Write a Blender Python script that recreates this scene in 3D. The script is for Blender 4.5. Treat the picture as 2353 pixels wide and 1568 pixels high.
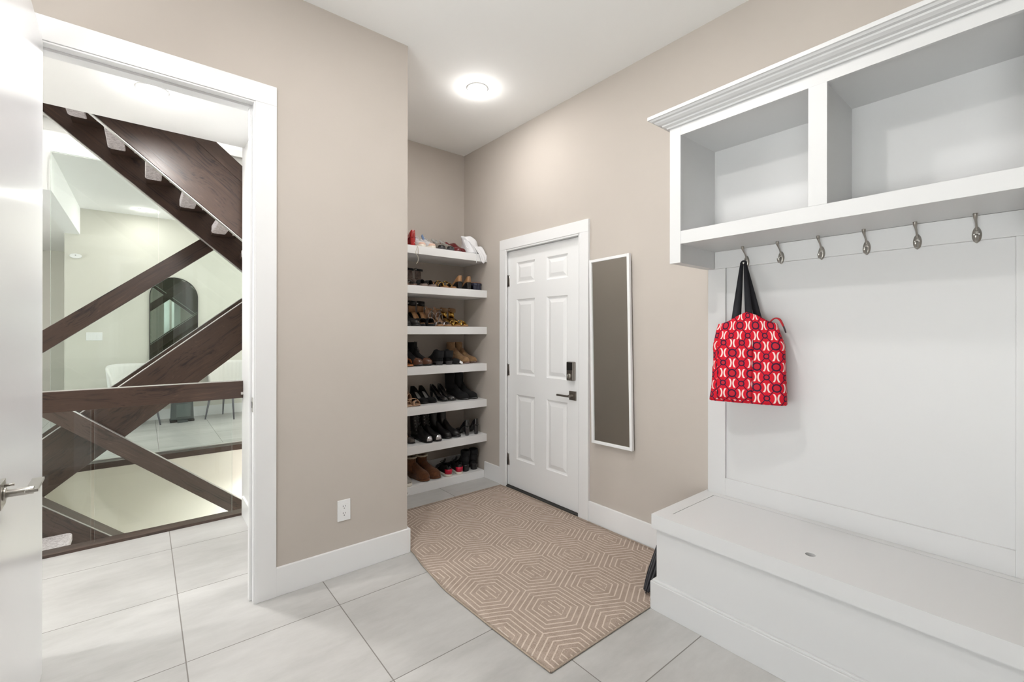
import bpy, bmesh, math, random
from mathutils import Vector, Matrix
PI = math.pi
random.seed(7)
for o in list(bpy.data.objects):
    bpy.data.objects.remove(o)
SC = bpy.context.scene
COL = SC.collection

# ------------------------------------------------------------------ camera
cam = bpy.data.cameras.new('camera'); camo = bpy.data.objects.new('camera', cam); COL.objects.link(camo)
cam.sensor_width = 36; cam.lens = 36 * 1035.94 / 2353
cam.shift_y = -(784 - 764.44) / 2353
cam.clip_start = 0.02
yaw = math.radians(39.236); roll = math.radians(0.080)
fw = Vector((math.sin(yaw), math.cos(yaw), 0)); r0 = Vector((math.cos(yaw), -math.sin(yaw), 0)); u0 = Vector((0, 0, 1))
rr = r0 * math.cos(roll) + u0 * math.sin(roll); uu = u0 * math.cos(roll) - r0 * math.sin(roll)
camo.matrix_world = Matrix(((rr.x, uu.x, -fw.x, 0), (rr.y, uu.y, -fw.y, 0), (rr.z, uu.z, -fw.z, 1.32), (0, 0, 0, 1)))
SC.camera = camo
# ------------------------------------------------------------------ world, exposure
w = bpy.data.worlds.new('world'); SC.world = w; w.use_nodes = True
wn = w.node_tree; bg = wn.nodes['Background']; bg.inputs[1].default_value = 3.0
tcw = wn.nodes.new('ShaderNodeTexCoord'); sw = wn.nodes.new('ShaderNodeSeparateXYZ'); wn.links.new(tcw.outputs['Generated'], sw.inputs[0])
cw = wn.nodes.new('ShaderNodeValToRGB'); wn.links.new(sw.outputs[2], cw.inputs[0])      # overcast sky; lower half brightened as added fill for the ceilings
mpw = wn.nodes.new('ShaderNodeMapRange'); mpw.inputs[1].default_value = -1; mpw.inputs[2].default_value = 1
wn.links.new(sw.outputs[2], mpw.inputs[0]); wn.links.new(mpw.outputs[0], cw.inputs[0])
cw.color_ramp.elements[0].position = 0.48; cw.color_ramp.elements[0].color = (1.9, 1.9, 1.89, 1)
cw.color_ramp.elements[1].position = 0.52; cw.color_ramp.elements[1].color = (1.0, 1.02, 1.05, 1)
wn.links.new(cw.outputs[0], bg.inputs[0])
SC.view_settings.view_transform = 'Standard'; SC.view_settings.look = 'None'
SC.view_settings.exposure = 0.64; SC.view_settings.gamma = 1.0
SC.view_settings.use_curve_mapping = False
SC.cycles.transparent_max_bounces = 24
MUD_W = 18.0     # power of a mudroom downlight
HALL_W = 28.0

# ------------------------------------------------------------------ node helpers
class V:
    """a socket one can do arithmetic on"""
    def __init__(s, nt, sock): s.nt = nt; s.s = sock
    def _m(s, op, *a):
        n = s.nt.nodes.new('ShaderNodeMath'); n.operation = op
        s.nt.links.new(s.s, n.inputs[0])
        for i, b in enumerate(a):
            if isinstance(b, V): s.nt.links.new(b.s, n.inputs[i + 1])
            else: n.inputs[i + 1].default_value = b
        return V(s.nt, n.outputs[0])
    def __add__(s, b): return s._m('ADD', b)
    __radd__ = __add__
    def __sub__(s, b): return s._m('SUBTRACT', b)
    def __rsub__(s, b): return s._m('MULTIPLY', -1.0) + b
    def __mul__(s, b): return s._m('MULTIPLY', b)
    __rmul__ = __mul__
    def __truediv__(s, b): return s._m('DIVIDE', b)
    def lt(s, b): return s._m('LESS_THAN', b)
    def gt(s, b): return s._m('GREATER_THAN', b)
    def floor(s): return s._m('FLOOR')
    def round(s): return s._m('ROUND')
    def abs(s): return s._m('ABSOLUTE')
    def max(s, b): return s._m('MAXIMUM', b)
    def min(s, b): return s._m('MINIMUM', b)
    def sqrt(s): return s._m('SQRT')
    def fract(s): return s._m('FRACT')
def inv(v): return 1.0 - v

def newmat(name, rough=0.5, spec=0.5):
    m = bpy.data.materials.new(name); m.use_nodes = True; nt = m.node_tree
    b = nt.nodes['Principled BSDF']; b.inputs['Roughness'].default_value = rough
    b.inputs['Specular IOR Level'].default_value = spec
    return m, nt, b
def coords(nt, kind='Object'):
    tc = nt.nodes.new('ShaderNodeTexCoord'); sp = nt.nodes.new('ShaderNodeSeparateXYZ')
    nt.links.new(tc.outputs[kind], sp.inputs[0])
    return tc.outputs[kind], V(nt, sp.outputs[0]), V(nt, sp.outputs[1]), V(nt, sp.outputs[2])
def noise(nt, vec, scale, detail=3, rough=0.5, mapscale=None):
    if mapscale:
        mp = nt.nodes.new('ShaderNodeMapping'); mp.inputs['Scale'].default_value = mapscale
        nt.links.new(vec, mp.inputs[0]); vec = mp.outputs[0]
    n = nt.nodes.new('ShaderNodeTexNoise'); n.inputs['Scale'].default_value = scale
    n.inputs['Detail'].default_value = detail; n.inputs['Roughness'].default_value = rough
    nt.links.new(vec, n.inputs['Vector']); return V(nt, n.outputs[0])
def ramp(nt, v, stops):
    r = nt.nodes.new('ShaderNodeValToRGB'); nt.links.new(v.s, r.inputs[0]); cr = r.color_ramp
    while len(cr.elements) < len(stops): cr.elements.new(0.5)
    for e, (p, c) in zip(cr.elements, stops): e.position = p; e.color = (*c, 1)
    return r.outputs[0]
def mix(nt, fac, a, b):
    n = nt.nodes.new('ShaderNodeMix'); n.data_type = 'RGBA'
    if isinstance(fac, V): nt.links.new(fac.s, n.inputs[0])
    else: n.inputs[0].default_value = fac
    for i, c in ((6, a), (7, b)):
        if isinstance(c, tuple): n.inputs[i].default_value = (*c, 1)
        else: nt.links.new(c, n.inputs[i])
    return n.outputs[2]
def bump(nt, b, h, strength=0.2, dist=0.002):
    n = nt.nodes.new('ShaderNodeBump'); n.inputs['Strength'].default_value = strength; n.inputs['Distance'].default_value = dist
    nt.links.new(h.s, n.inputs['Height']); nt.links.new(n.outputs[0], b.inputs['Normal'])

CACHE = {}
def mat(name, col, rough=0.5, metal=0.0, spec=0.5, var=0.0, vscale=40, bmp=0.0, bscale=200, coat=0.0, sheen=0.0):
    if name in CACHE: return CACHE[name]
    m, nt, b = newmat(name, rough, spec)
    b.inputs['Metallic'].default_value = metal; b.inputs['Coat Weight'].default_value = coat
    if sheen: b.inputs['Sheen Weight'].default_value = sheen
    vec, x, y, z = coords(nt)
    if var:
        n = noise(nt, vec, vscale, 3)
        lo = tuple(c * (1 - var) for c in col); hi = tuple(min(1, c * (1 + var)) for c in col)
        nt.links.new(ramp(nt, n, [(0.3, lo), (0.7, hi)]), b.inputs['Base Color'])
    else: b.inputs['Base Color'].default_value = (*col, 1)
    if bmp: bump(nt, b, noise(nt, vec, bscale, 2), bmp)
    CACHE[name] = m; return m

M = {}
M['wall'] = mat('tan_wall_paint', (0.512, 0.464, 0.418), 0.85, bmp=0.08, bscale=350, var=0.015, vscale=3)
M['hallwall'] = mat('greige_hall_paint', (0.66, 0.645, 0.58), 0.85, bmp=0.06, bscale=350, var=0.01, vscale=3)
M['ceil'] = mat('ceiling_paint', (0.92, 0.92, 0.91), 0.9, bmp=0.05, bscale=300)
M['white'] = mat('white_trim_paint', (0.80, 0.80, 0.80), 0.35, bmp=0.02, bscale=60)
M['cab'] = mat('white_cabinet_lacquer', (0.645, 0.645, 0.645), 0.42, bmp=0.015, bscale=80)
M['doorpaint'] = mat('white_door_paint', (0.83, 0.83, 0.83), 0.38, bmp=0.03, bscale=120)
M['leafpaint'] = mat('glossy_white_door_paint', (0.80, 0.805, 0.82), 0.22, bmp=0.012, bscale=6)
M['nickel'] = mat('satin_nickel', (0.42, 0.40, 0.37), 0.28, 1.0, bmp=0.02, bscale=300)
M['dknickel'] = mat('brushed_dark_nickel', (0.30, 0.275, 0.25), 0.32, 1.0)
M['steel'] = mat('brushed_aluminium_channel', (0.62, 0.61, 0.59), 0.35, 0.8)
M['black'] = mat('black_plastic', (0.012, 0.011, 0.010), 0.35)
M['gap'] = mat('dark_threshold_rubber', (0.03, 0.028, 0.026), 0.8)  # dark strip of the entry door threshold
M['mirror'] = mat('mirror_silver', (0.62, 0.62, 0.60), 0.07, 1.0)
M['mirror2'] = mat('tinted_mirror_silver', (0.42, 0.50, 0.46), 0.01, 1.0)
M['chairfab'] = mat('cream_chair_velvet', (0.82, 0.81, 0.78), 0.8, sheen=0.3, bmp=0.1, bscale=400)
M['chairleg'] = mat('dark_tapered_leg_paint', (0.10, 0.10, 0.12), 0.4)
M['tablegrey'] = mat('charcoal_table_lacquer', (0.07, 0.085, 0.085), 0.3)
M['plastic'] = mat('white_plastic', (0.82, 0.82, 0.82), 0.4)
M['slot'] = mat('outlet_slot_dark', (0.02, 0.02, 0.02), 0.6)

def tile_material():
    m, nt, b = newmat('grey_porcelain_tile', 0.32, 0.5)
    vec, x, y, z = coords(nt)
    P = 0.609; px = 0.603
    fx = (x - 0.132) / px; fy = (y - 2.216) / P
    gx = (fx - fx.round()).abs() * px; gy = (fy - fy.round()).abs() * P
    g = gx.min(gy).lt(0.0022)
    cell = fx.floor() * 3.7 + fy.floor() * 9.1
    cb = nt.nodes.new('ShaderNodeCombineXYZ'); nt.links.new(cell.s, cb.inputs[2])
    ad = nt.nodes.new('ShaderNodeVectorMath'); ad.operation = 'ADD'
    nt.links.new(vec, ad.inputs[0]); nt.links.new(cb.outputs[0], ad.inputs[1])
    n1 = noise(nt, ad.outputs[0], 2.2, 5, 0.6, (0.55, 1.5, 1)); n2 = noise(nt, ad.outputs[0], 14, 6, 0.7, (0.5, 1.3, 1))
    n = n1 * 0.7 + n2 * 0.3
    c = ramp(nt, n, [(0.30, (0.350, 0.341, 0.328)), (0.52, (0.455, 0.447, 0.433)), (0.72, (0.535, 0.527, 0.513))])
    nt.links.new(mix(nt, g, c, (0.20, 0.185, 0.17)), b.inputs['Base Color'])
    nt.links.new((0.30 + n2 * 0.12 + g * 0.4).s, b.inputs['Roughness'])
    bump(nt, b, inv(g), 0.5, 0.001)
    return m
M['tile'] = tile_material()

def wood_material(name, dark, lightc, sc=1.0, rough=0.34):
    m, nt, b = newmat(name, rough, 0.5)
    vec, x, y, z = coords(nt)
    warp = noise(nt, vec, 2.0, 2, 0.5, (0.8, 1.0, 2.0))
    cb = nt.nodes.new('ShaderNodeCombineXYZ')
    nt.links.new((x * 0.9).s, cb.inputs[0]); nt.links.new((y * 16 + warp * 3).s, cb.inputs[1]); nt.links.new((z * 16 + warp * 3.5).s, cb.inputs[2])
    n1 = noise(nt, cb.outputs[0], 1.6 * sc, 4, 0.6); n2 = noise(nt, cb.outputs[0], 7 * sc, 3, 0.6, (0.22, 1, 1))
    n = n1 * 0.48 + n2 * 0.52
    c = ramp(nt, n, [(0.36, dark), (0.49, tuple((a + c) / 2 for a, c in zip(dark, lightc))), (0.56, tuple(a * .55 + c * .45 for a, c in zip(dark, lightc))), (0.68, lightc)])
    nt.links.new(c, b.inputs['Base Color'])
    nt.links.new((0.26 + n2 * 0.22).s, b.inputs['Roughness'])
    bump(nt, b, n2, 0.25, 0.001)
    return m
M['wood'] = wood_material('espresso_oak', (0.010, 0.006, 0.005), (0.092, 0.052, 0.036))
M['woodg'] = wood_material('espresso_oak_painted_sheen', (0.026, 0.018, 0.015), (0.125, 0.082, 0.064), 1.0)  # lighter copy of the oak; greyish reflections put into the colour

def carpet_material():
    m, nt, b = newmat('mottled_grey_stair_carpet', 0.95, 0.1)
    vec, x, y, z = coords(nt)
    n = noise(nt, vec, 60, 4, 0.7, (1, 1, 3)); n2 = noise(nt, vec, 260, 2)
    nt.links.new(ramp(nt, n * 0.6 + n2 * 0.4, [(0.36, (0.34, 0.30, 0.30)), (0.62, (0.78, 0.73, 0.74))]), b.inputs['Base Color'])
    bump(nt, b, n2, 0.7, 0.004)
    return m
M['carpet'] = carpet_material()

def glass_material(name, tint, r0=0.04):
    m = bpy.data.materials.new(name); m.use_nodes = True; nt = m.node_tree
    nt.nodes.remove(nt.nodes['Principled BSDF']); out = nt.nodes['Material Output']
    t = nt.nodes.new('ShaderNodeBsdfTransparent'); t.inputs[0].default_value = (*tint, 1)
    g = nt.nodes.new('ShaderNodeBsdfGlossy'); g.inputs['Roughness'].default_value = 0.0
    f = nt.nodes.new('ShaderNodeFresnel'); f.inputs[0].default_value = 1.5
    mx = nt.nodes.new('ShaderNodeMixShader')
    ge = nt.nodes.new('ShaderNodeNewGeometry'); fr = V(nt, f.outputs[0]) * inv(V(nt, ge.outputs['Backfacing']))
    nt.links.new(fr.s, mx.inputs[0]); nt.links.new(t.outputs[0], mx.inputs[1]); nt.links.new(g.outputs[0], mx.inputs[2])
    nt.links.new(mx.outputs[0], out.inputs[0]); return m
M['glass'] = glass_material('clear_stair_glass', (0.975, 0.99, 0.985))
M['glassg'] = glass_material('green_tinted_glass', (0.955, 0.978, 0.962))
M['glassedge'] = mat('polished_glass_edge', (0.62, 0.72, 0.68), 0.2)

def emit_material(name, col, s):
    m = bpy.data.materials.new(name); m.use_nodes = True; nt = m.node_tree
    nt.nodes.remove(nt.nodes['Principled BSDF'])
    e = nt.nodes.new('ShaderNodeEmission'); e.inputs[0].default_value = (*col, 1); e.inputs[1].default_value = s
    nt.links.new(e.outputs[0], nt.nodes['Material Output'].inputs[0]); return m
M['lamp'] = emit_material('downlight_diffuser_glow', (1.0, 0.98, 0.95), 9.0)

def rug_material():
    m, nt, b = newmat('tan_hexagon_rug_pile', 0.95, 0.1)
    vec, x, y, z = coords(nt)
    wob = noise(nt, vec, 60, 2) - 0.5
    xx = x + wob * 0.003; yy = y + wob * 0.003
    A = 0.3105; B = 0.588; sp = A / 12.0
    cx0, cy0 = 1.503, 2.127
    def cell(ox, oy):
        u = xx - (cx0 + ox); v = yy - (cy0 + oy)
        u = u - (u / A).round() * A; v = v - (v / B).round() * B
        au = u.abs(); av = v.abs()
        # pointy-top hexagon: slanted sides pass half way between the two centres
        d2 = (au * (A / 2) + av * (B / 2)) * ((A / 2) / (((A / 2) ** 2 + (B / 2) ** 2) / 2))
        return au, av, au.max(d2), u, v
    a = cell(0, 0); c = cell(A / 2, B / 2)
    sel = a[2].lt(c[2])
    pick = lambda i: a[i] * sel + c[i] * inv(sel)
    d = pick(2); au = pick(0); u = pick(3); v = pick(4)
    # spiral key: shift the rings by one step over the lower half
    core = d.lt(sp * 2.05)
    ring = d / sp; line1 = (ring - ring.round()).abs() * sp
    bar = au / sp; line2 = (bar - bar.round()).abs() * sp
    ln = (line1 * inv(core) + line2 * core).lt(0.0030)
    # gaps that open the inner rings into a key
    gap = ((u.abs().lt(sp * .5) * v.gt(0.026)).max(u.abs().gt(sp * .5) * v.lt(-0.026))) * d.lt(sp * 1.90)
    ln = ln * inv(gap)
    f = noise(nt, vec, 420, 2); f2 = noise(nt, vec, 25, 3)
    base = ramp(nt, f * 0.75 + f2 * 0.25, [(0.32, (0.27, 0.205, 0.165)), (0.66, (0.50, 0.405, 0.34))])
    lc = ramp(nt, f, [(0.3, (0.52, 0.43, 0.365)), (0.7, (0.72, 0.62, 0.545))])
    nt.links.new(mix(nt, ln, base, lc), b.inputs['Base Color'])
    bump(nt, b, f * 0.6 + inv(ln) * 0.4, 0.8, 0.004)
    return m
M['rug'] = rug_material()

def bag_material():
    m, nt, b = newmat('red_medallion_print_cotton', 0.75, 0.25)
    vec, x, y, z = coords(nt, 'UV')
    U = 0.081; W = 0.0975
    u = x / U; v = y / W
    uc = u - u.round(); vc = v - v.round()
    k = W / U
    def rad(a, bb): return (a * a + bb * k * (bb * k)).sqrt()
    r1 = rad(uc, vc)
    us = u + 0.5; vs = v + 0.5; ud = us - us.round(); vd = vs - vs.round()
    r2 = rad(ud, vd)
    red = (0.60, 0.006, 0.022); navy = (0.030, 0.008, 0.035); cream = (0.83, 0.66, 0.62); dred = (0.50, 0.014, 0.030)
    diag = (uc.abs() - vc.abs()).abs().lt(0.030)
    def creamring(r, av): return (r - 0.44).abs().lt(0.040) * av.abs().lt(0.215)
    cr = creamring(r1, vc).max(creamring(r2, vd))
    c = mix(nt, cr, red, cream)
    c = mix(nt, diag, c, navy)
    c = mix(nt, r1.lt(0.245), c, navy); c = mix(nt, r1.lt(0.165), c, dred)
    c = mix(nt, r2.lt(0.175), c, navy); c = mix(nt, r2.lt(0.105), c, dred)
    nt.links.new(c, b.inputs['Base Color'])
    vo, *_ = coords(nt)
    bump(nt, b, noise(nt, vo, 28, 3), 0.5, 0.01)
    return m
M['bag'] = bag_material()

# ------------------------------------------------------------------ mesh helpers
def link(name, bm, m, parent=None, smooth=False, loc=None):
    me = bpy.data.meshes.new(name); bm.normal_update(); bm.to_mesh(me); bm.free()
    if isinstance(m, (list, tuple)):
        for q in m: me.materials.append(q)
    else: me.materials.append(m)
    if smooth:
        for p in me.polygons: p.use_smooth = True
    o = bpy.data.objects.new(name, me); COL.objects.link(o)
    if parent: o.parent = parent
    if loc: o.location = loc
    return o
def bevel(o, wd=0.002, seg=2):
    b = o.modifiers.new('bevel', 'BEVEL'); b.width = wd; b.segments = seg; b.limit_method = 'ANGLE'; b.angle_limit = math.radians(40)
    return o
def sbx(bm, x0, x1, y0, y1, z0, z1, mi=0, mtx=None):
    vs = [bm.verts.new(p) for p in ((x0, y0, z0), (x1, y0, z0), (x1, y1, z0), (x0, y1, z0), (x0, y0, z1), (x1, y0, z1), (x1, y1, z1), (x0, y1, z1))]
    if mtx:
        for v in vs: v.co = mtx @ v.co
    for f in ((3, 2, 1, 0), (4, 5, 6, 7), (0, 1, 5, 4), (1, 2, 6, 5), (2, 3, 7, 6), (3, 0, 4, 7)):
        q = bm.faces.new([vs[i] for i in f]); q.material_index = mi
    return vs
def boxes(name, lst, m, parent=None, bv=0.0):
    bm = bmesh.new()
    for b in lst: sbx(bm, *b)
    o = link(name, bm, m, parent)
    if bv: bevel(o, bv)
    return o
def thing(name, label, cat, loc=(0, 0, 0), rz=0.0, group=None):
    o = bpy.data.objects.new(name, None); COL.objects.link(o); o.empty_display_size = 0.05
    o.location = loc; o.rotation_euler = (0, 0, rz); o['label'] = label; o['category'] = cat
    if group: o['group'] = group
    return o
def tag(o, label, cat, group=None):
    o['label'] = label; o['category'] = cat
    if group: o['group'] = group
    return o
def struct(o): o['kind'] = 'structure'; return o
def sempty(name, loc=(0, 0, 0)):
    o = bpy.data.objects.new(name, None); COL.objects.link(o); o.location = loc; o['kind'] = 'structure'; return o
def S(name, lst, m, bv=0.0): return struct(boxes(name, lst, m, None, bv))
def tube(bm, pts, rad, n=10, mi=0, cap=True, flat=1.0):
    pts = [Vector(p) for p in pts]; rings = []
    R = list(rad) if isinstance(rad, (list, tuple)) else [rad] * len(pts)
    if 3 <= len(pts) <= 12:      # round the corners (Catmull-Rom)
        P2, R2 = [], []
        for i in range(len(pts) - 1):
            a, b_, c, d = pts[max(i - 1, 0)], pts[i], pts[i + 1], pts[min(i + 2, len(pts) - 1)]
            for k in range(4):
                u = k / 4; P2.append(0.5 * ((2 * b_) + (c - a) * u + (2 * a - 5 * b_ + 4 * c - d) * u * u + (3 * b_ - a - 3 * c + d) * u ** 3)); R2.append(R[i] + (R[i + 1] - R[i]) * u)
        pts, R = P2 + [pts[-1]], R2 + [R[-1]]
    up = Vector((0, 0, 1)); prev = None
    for i, p in enumerate(pts):
        t = (pts[min(i + 1, len(pts) - 1)] - pts[max(i - 1, 0)]).normalized()
        if prev is None:
            a = t.cross(up)
            if a.length < 1e-3: a = t.cross(Vector((1, 0, 0)))
            a.normalize()
        else:
            a = (prev - t * prev.dot(t))
            a.normalize()
        prev = a; b = t.cross(a)
        rings.append([bm.verts.new(p + (a * math.cos(2 * PI * k / n) + b * math.sin(2 * PI * k / n) * flat) * R[i]) for k in range(n)])
    for r, s in zip(rings, rings[1:]):
        for k in range(n):
            f = bm.faces.new((r[k], r[(k + 1) % n], s[(k + 1) % n], s[k])); f.material_index = mi; f.smooth = True
    if cap:
        for r in (rings[0][::-1], rings[-1]):
            try: bm.faces.new(r).material_index = mi
            except ValueError: pass
    return rings
def loft(bm, rings, closed=True, cap0=True, cap1=True, mi=0, skip=None):
    R = [[bm.verts.new(p) for p in r] for r in rings]; n = len(R[0])
    for i, (r, s) in enumerate(zip(R, R[1:])):
        for k in range(n if closed else n - 1):
            if skip and skip(i, k): continue
            f = bm.faces.new((r[k], r[(k + 1) % n], s[(k + 1) % n], s[k])); f.material_index = mi; f.smooth = True
    if cap0: bm.faces.new(R[0][::-1]).material_index = mi
    if cap1: bm.faces.new(R[-1]).material_index = mi
    return R
def prism(bm, poly, z0, z1, mi=0, axis='z'):
    def P(a, b, c): return {'z': (a, b, c), 'y': (a, c, b), 'x': (c, a, b)}[axis]
    A = [bm.verts.new(P(a, b, z0)) for a, b in poly]; B = [bm.verts.new(P(a, b, z1)) for a, b in poly]; n = len(A)
    for i in range(n): bm.faces.new((A[i], A[(i + 1) % n], B[(i + 1) % n], B[i])).material_index = mi
    bm.faces.new(A[::-1]).material_index = mi; bm.faces.new(B).material_index = mi
    bmesh.ops.recalc_face_normals(bm, faces=bm.faces[:])
def lathe(bm, prof, n=24, mi=0, mtx=None):
    rings = []
    for r, z in prof:
        ring = [Vector((r * math.cos(2 * PI * k / n), r * math.sin(2 * PI * k / n), z)) for k in range(n)]
        if mtx: ring = [mtx @ p for p in ring]
        rings.append(ring)
    loft(bm, rings, True, True, True, mi)

# ------------------------------------------------------------------ room shell
XR = 2.42; YL = 2.494; YA = 3.707; XC = 1.226; ZC = 3.04
# floor (with the stair opening)
bm = bmesh.new()
for b in ((-1.7, 2.6, -2.4, 3.75), (-6, -1.7, 2.6, 14.2), (-1.7, 4.6, 6.05, 14.2), (-1.7, -0.68, 3.75, 6.05)):
    sbx(bm, b[0], b[1], b[2], b[3], -0.12, 0.0)
floor = struct(link('floor', bm, M['tile']))
# mudroom
S('wall_left', [(-1.7, -0.345, YL, 2.60, 0, ZC), (0.432, XC, YL, 2.60, 0, ZC), (-0.345, 0.432, YL, 2.60, 2.453, ZC)], M['wall'])
S('wall_corner', [(1.10, XC, 2.60, YA, 0, ZC), (0.68, 1.10, 3.707, 3.827, 0, ZC)], M['wall'])
S('wall_alcove', [(1.10, XR + 0.15, YA, YA + 0.12, 0, ZC)], M['wall'])
S('wall_right', [(XR, XR + 0.16, 3.052, YA, 0, ZC), (XR, XR + 0.16, -2.4, 2.19, 0, ZC), (XR, XR + 0.16, 2.19, 3.052, 2.03, ZC), (XR + 0.10, XR + 0.16, 2.19, 3.052, 0, 2.03)], M['wall'])
S('wall_back', [(-1.7, XR + 0.16, -2.5, -2.4, 0, ZC)], M['wall'])
S('wall_west', [(-1.8, -1.7, -2.5, -1.2, 0, ZC), (-1.8, -1.7, 1.1, 2.60, 0, ZC), (-1.8, -1.7, -1.2, 1.1, 0, 0.12), (-1.8, -1.7, -1.2, 1.1, 1.9, ZC)], M['wall'])
S('ceiling', [(-1.8, XR + 0.16, -2.5, 2.60, ZC, 3.4), (XC - 0.12, XR + 0.16, 2.6, YA + 0.12, ZC, 3.4)], M['ceil'])
# hall and dining room
S('wall_hall_right', [(0.56, 0.68, 2.60, 3.825, 0, 3.4)], M['white'])
S('ceiling_hall', [(-6, 0.56, 2.60, 3.75, 2.65, 3.4)], M['ceil'])
S('ceiling_dining', [(-6, 4.6, 6.12, 14.2, ZC, 3.4), (-6, -1.9, 3.75, 6.12, ZC, 3.4)], M['ceil'])
S('wall_dining', [(-0.842, 4.6, 8.64, 8.76, 0, ZC)], M['hallwall'])
S('wall_hall_end', [(-6, -0.842, 13.57, 13.7, 0, ZC), (-0.842, -0.74, 8.76, 13.7, 0, ZC)], M['hallwall'])
S('wall_hall_left', [(-6.1, -6, 2.6, 4.2, 0, 3.4), (-6.1, -6, 8.2, 13.7, 0, 3.4), (-6.1, -6, 4.2, 8.2, 2.4, 3.4)], M['hallwall'])
S('wall_dining_right', [(4.5, 4.6, 6.0, 6.4, 0, 3.4), (4.5, 4.6, 8.4, 8.7, 0, 3.4), (4.5, 4.6, 6.4, 8.4, 2.5, 3.4), (4.5, 4.6, 6.4, 8.4, 0, 0.2)], M['hallwall'])
S('wall_dining_near', [(2.3, 4.6, 5.95, 6.07, 0, 3.4)], M['hallwall'])
S('wall_hall_near', [(-6, -1.8, 2.48, 2.60, 0, ZC)], M['hallwall'])
S('wall_bulkhead', [(-0.842, -0.687, 6.12, 8.64, 2.672, ZC)], M['ceil'])
# stair shaft walls, below and above
S('wall_stair_far', [(-0.8, 2.3, 5.96, 6.05, -2.8, -0.02)], M['hallwall'])
S('wall_stair_near', [(-0.8, 2.3, 3.70, 3.75, -2.8, -0.12)], M['hallwall'])
S('wall_stair_side', [(-0.80, -0.70, 3.75, 5.96, -2.8, -0.12), (2.2, 2.3, 3.83, 6.0, -2.8, 5.6)], M['hallwall'])
S('floor_basement', [(-0.8, 2.3, 3.7, 6.05, -2.9, -2.8)], M['hallwall'])
S('wall_upper', [(-2.0, 2.3, 6.12, 6.2, 3.40, 5.6), (-2.0, 2.3, 3.66, 3.75, 3.40, 5.6), (-2.0, -1.9, 3.75, 6.12, 3.40, 5.6)], M['ceil'])
S('ceiling_upper', [(-2.0, 2.3, 3.66, 6.2, 5.6, 5.7)], M['ceil'])
S('trim_upper_channel', [(-1.9, 2.2, 6.06, 6.12, 3.355, 3.43)], M['steel'])
# baseboards
S('baseboard_left', [(0.511, 1.241, 2.479, YL, 0, 0.143), (XC, 1.241, YL, 3.33, 0, 0.143)], M['white'], 0.002)
S('baseboard_right', [(2.405, XR, 3.11, 3.345, 0, 0.143), (2.405, XR, 1.235, 2.10, 0, 0.143)], M['white'], 0.002)
S('baseboard_dining', [(-0.842, 4.5, 8.625, 8.64, 0, 0.15)], M['white'], 0.002)
S('baseboard_hall', [(0.546, 0.56, 2.60, 3.74, 0, 0.14)], M['white'], 0.002)
S('baseboard_alcove', [(1.7, 2.405, YA - 0.014, YA, 0, 0.14)], M['white'])
# invented windows out of view, added to let in fill daylight
def fill_window(name, bars, pane):
    e = sempty(name); boxes('fill_window_frame', bars, M['white'], e); boxes('pane', [pane], M['glass'], e)
fill_window('fill_window_1', [(4.5, 4.56, 6.4, 6.46, .2, 2.5), (4.5, 4.56, 8.34, 8.4, .2, 2.5), (4.5, 4.56, 6.4, 8.4, .2, .26), (4.5, 4.56, 6.4, 8.4, 2.44, 2.5), (4.5, 4.56, 7.37, 7.43, .2, 2.5)], (4.52, 4.53, 6.4, 8.4, .2, 2.5))
fill_window('fill_window_2', [(-6.06, -6, 4.2, 4.28, 0, 2.4), (-6.06, -6, 8.12, 8.2, 0, 2.4), (-6.06, -6, 6.16, 6.24, 0, 2.4), (-6.06, -6, 4.2, 8.2, 2.32, 2.4), (-6.06, -6, 4.2, 8.2, 0, .08)], (-6.03, -6.02, 4.2, 8.2, 0, 2.4))

fill_window('fill_window_3', [(-1.79, -1.72, -1.2, -1.14, .12, 1.9), (-1.79, -1.72, 1.04, 1.1, .12, 1.9), (-1.79, -1.72, -1.2, 1.1, .12, .18), (-1.79, -1.72, -1.2, 1.1, 1.84, 1.9), (-1.79, -1.72, -0.08, -0.02, .12, 1.9)], (-1.76, -1.75, -1.2, 1.1, .12, 1.9))  # added unseen mudroom opening that brightens the whole room

# doorway trim (structure): casing, jamb with stop and strike plate
e = sempty('trim_doorway')
boxes('casing', [(0.418, 0.512, 2.479, YL, 0, 2.443), (-0.43, -0.335, 2.479, YL, 0, 2.443), (-0.43, 0.512, 2.479, YL, 2.443, 2.538),
                 (0.418, 0.512, 2.60, 2.615, 0, 2.443), (-0.43, -0.335, 2.60, 2.615, 0, 2.443), (-0.43, 0.512, 2.60, 2.615, 2.443, 2.538)], M['white'], e, 0.0015)
boxes('jamb', [(0.412, 0.432, 2.484, 2.611, 0, 2.453), (-0.350, -0.332, 2.484, 2.611, 0, 2.453), (-0.332, 0.412, 2.484, 2.611, 2.435, 2.453)], M['white'], e, 0.0015)
boxes('door_stop_strip', [(0.401, 0.412, 2.525, 2.56, 0, 2.435), (-0.332, -0.322, 2.525, 2.56, 0, 2.435), (-0.322, 0.401, 2.525, 2.56, 2.424, 2.435)], M['white'], e, 0.001)
sp = boxes('strike_plate', [(0.4095, 0.412, 2.494, 2.520, 0.93, 1.0)], M['nickel'], e, 0.001)
boxes('strike_hole', [(0.408, 0.4105, 2.503, 2.511, 0.95, 0.98)], M['slot'], sp)

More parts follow.
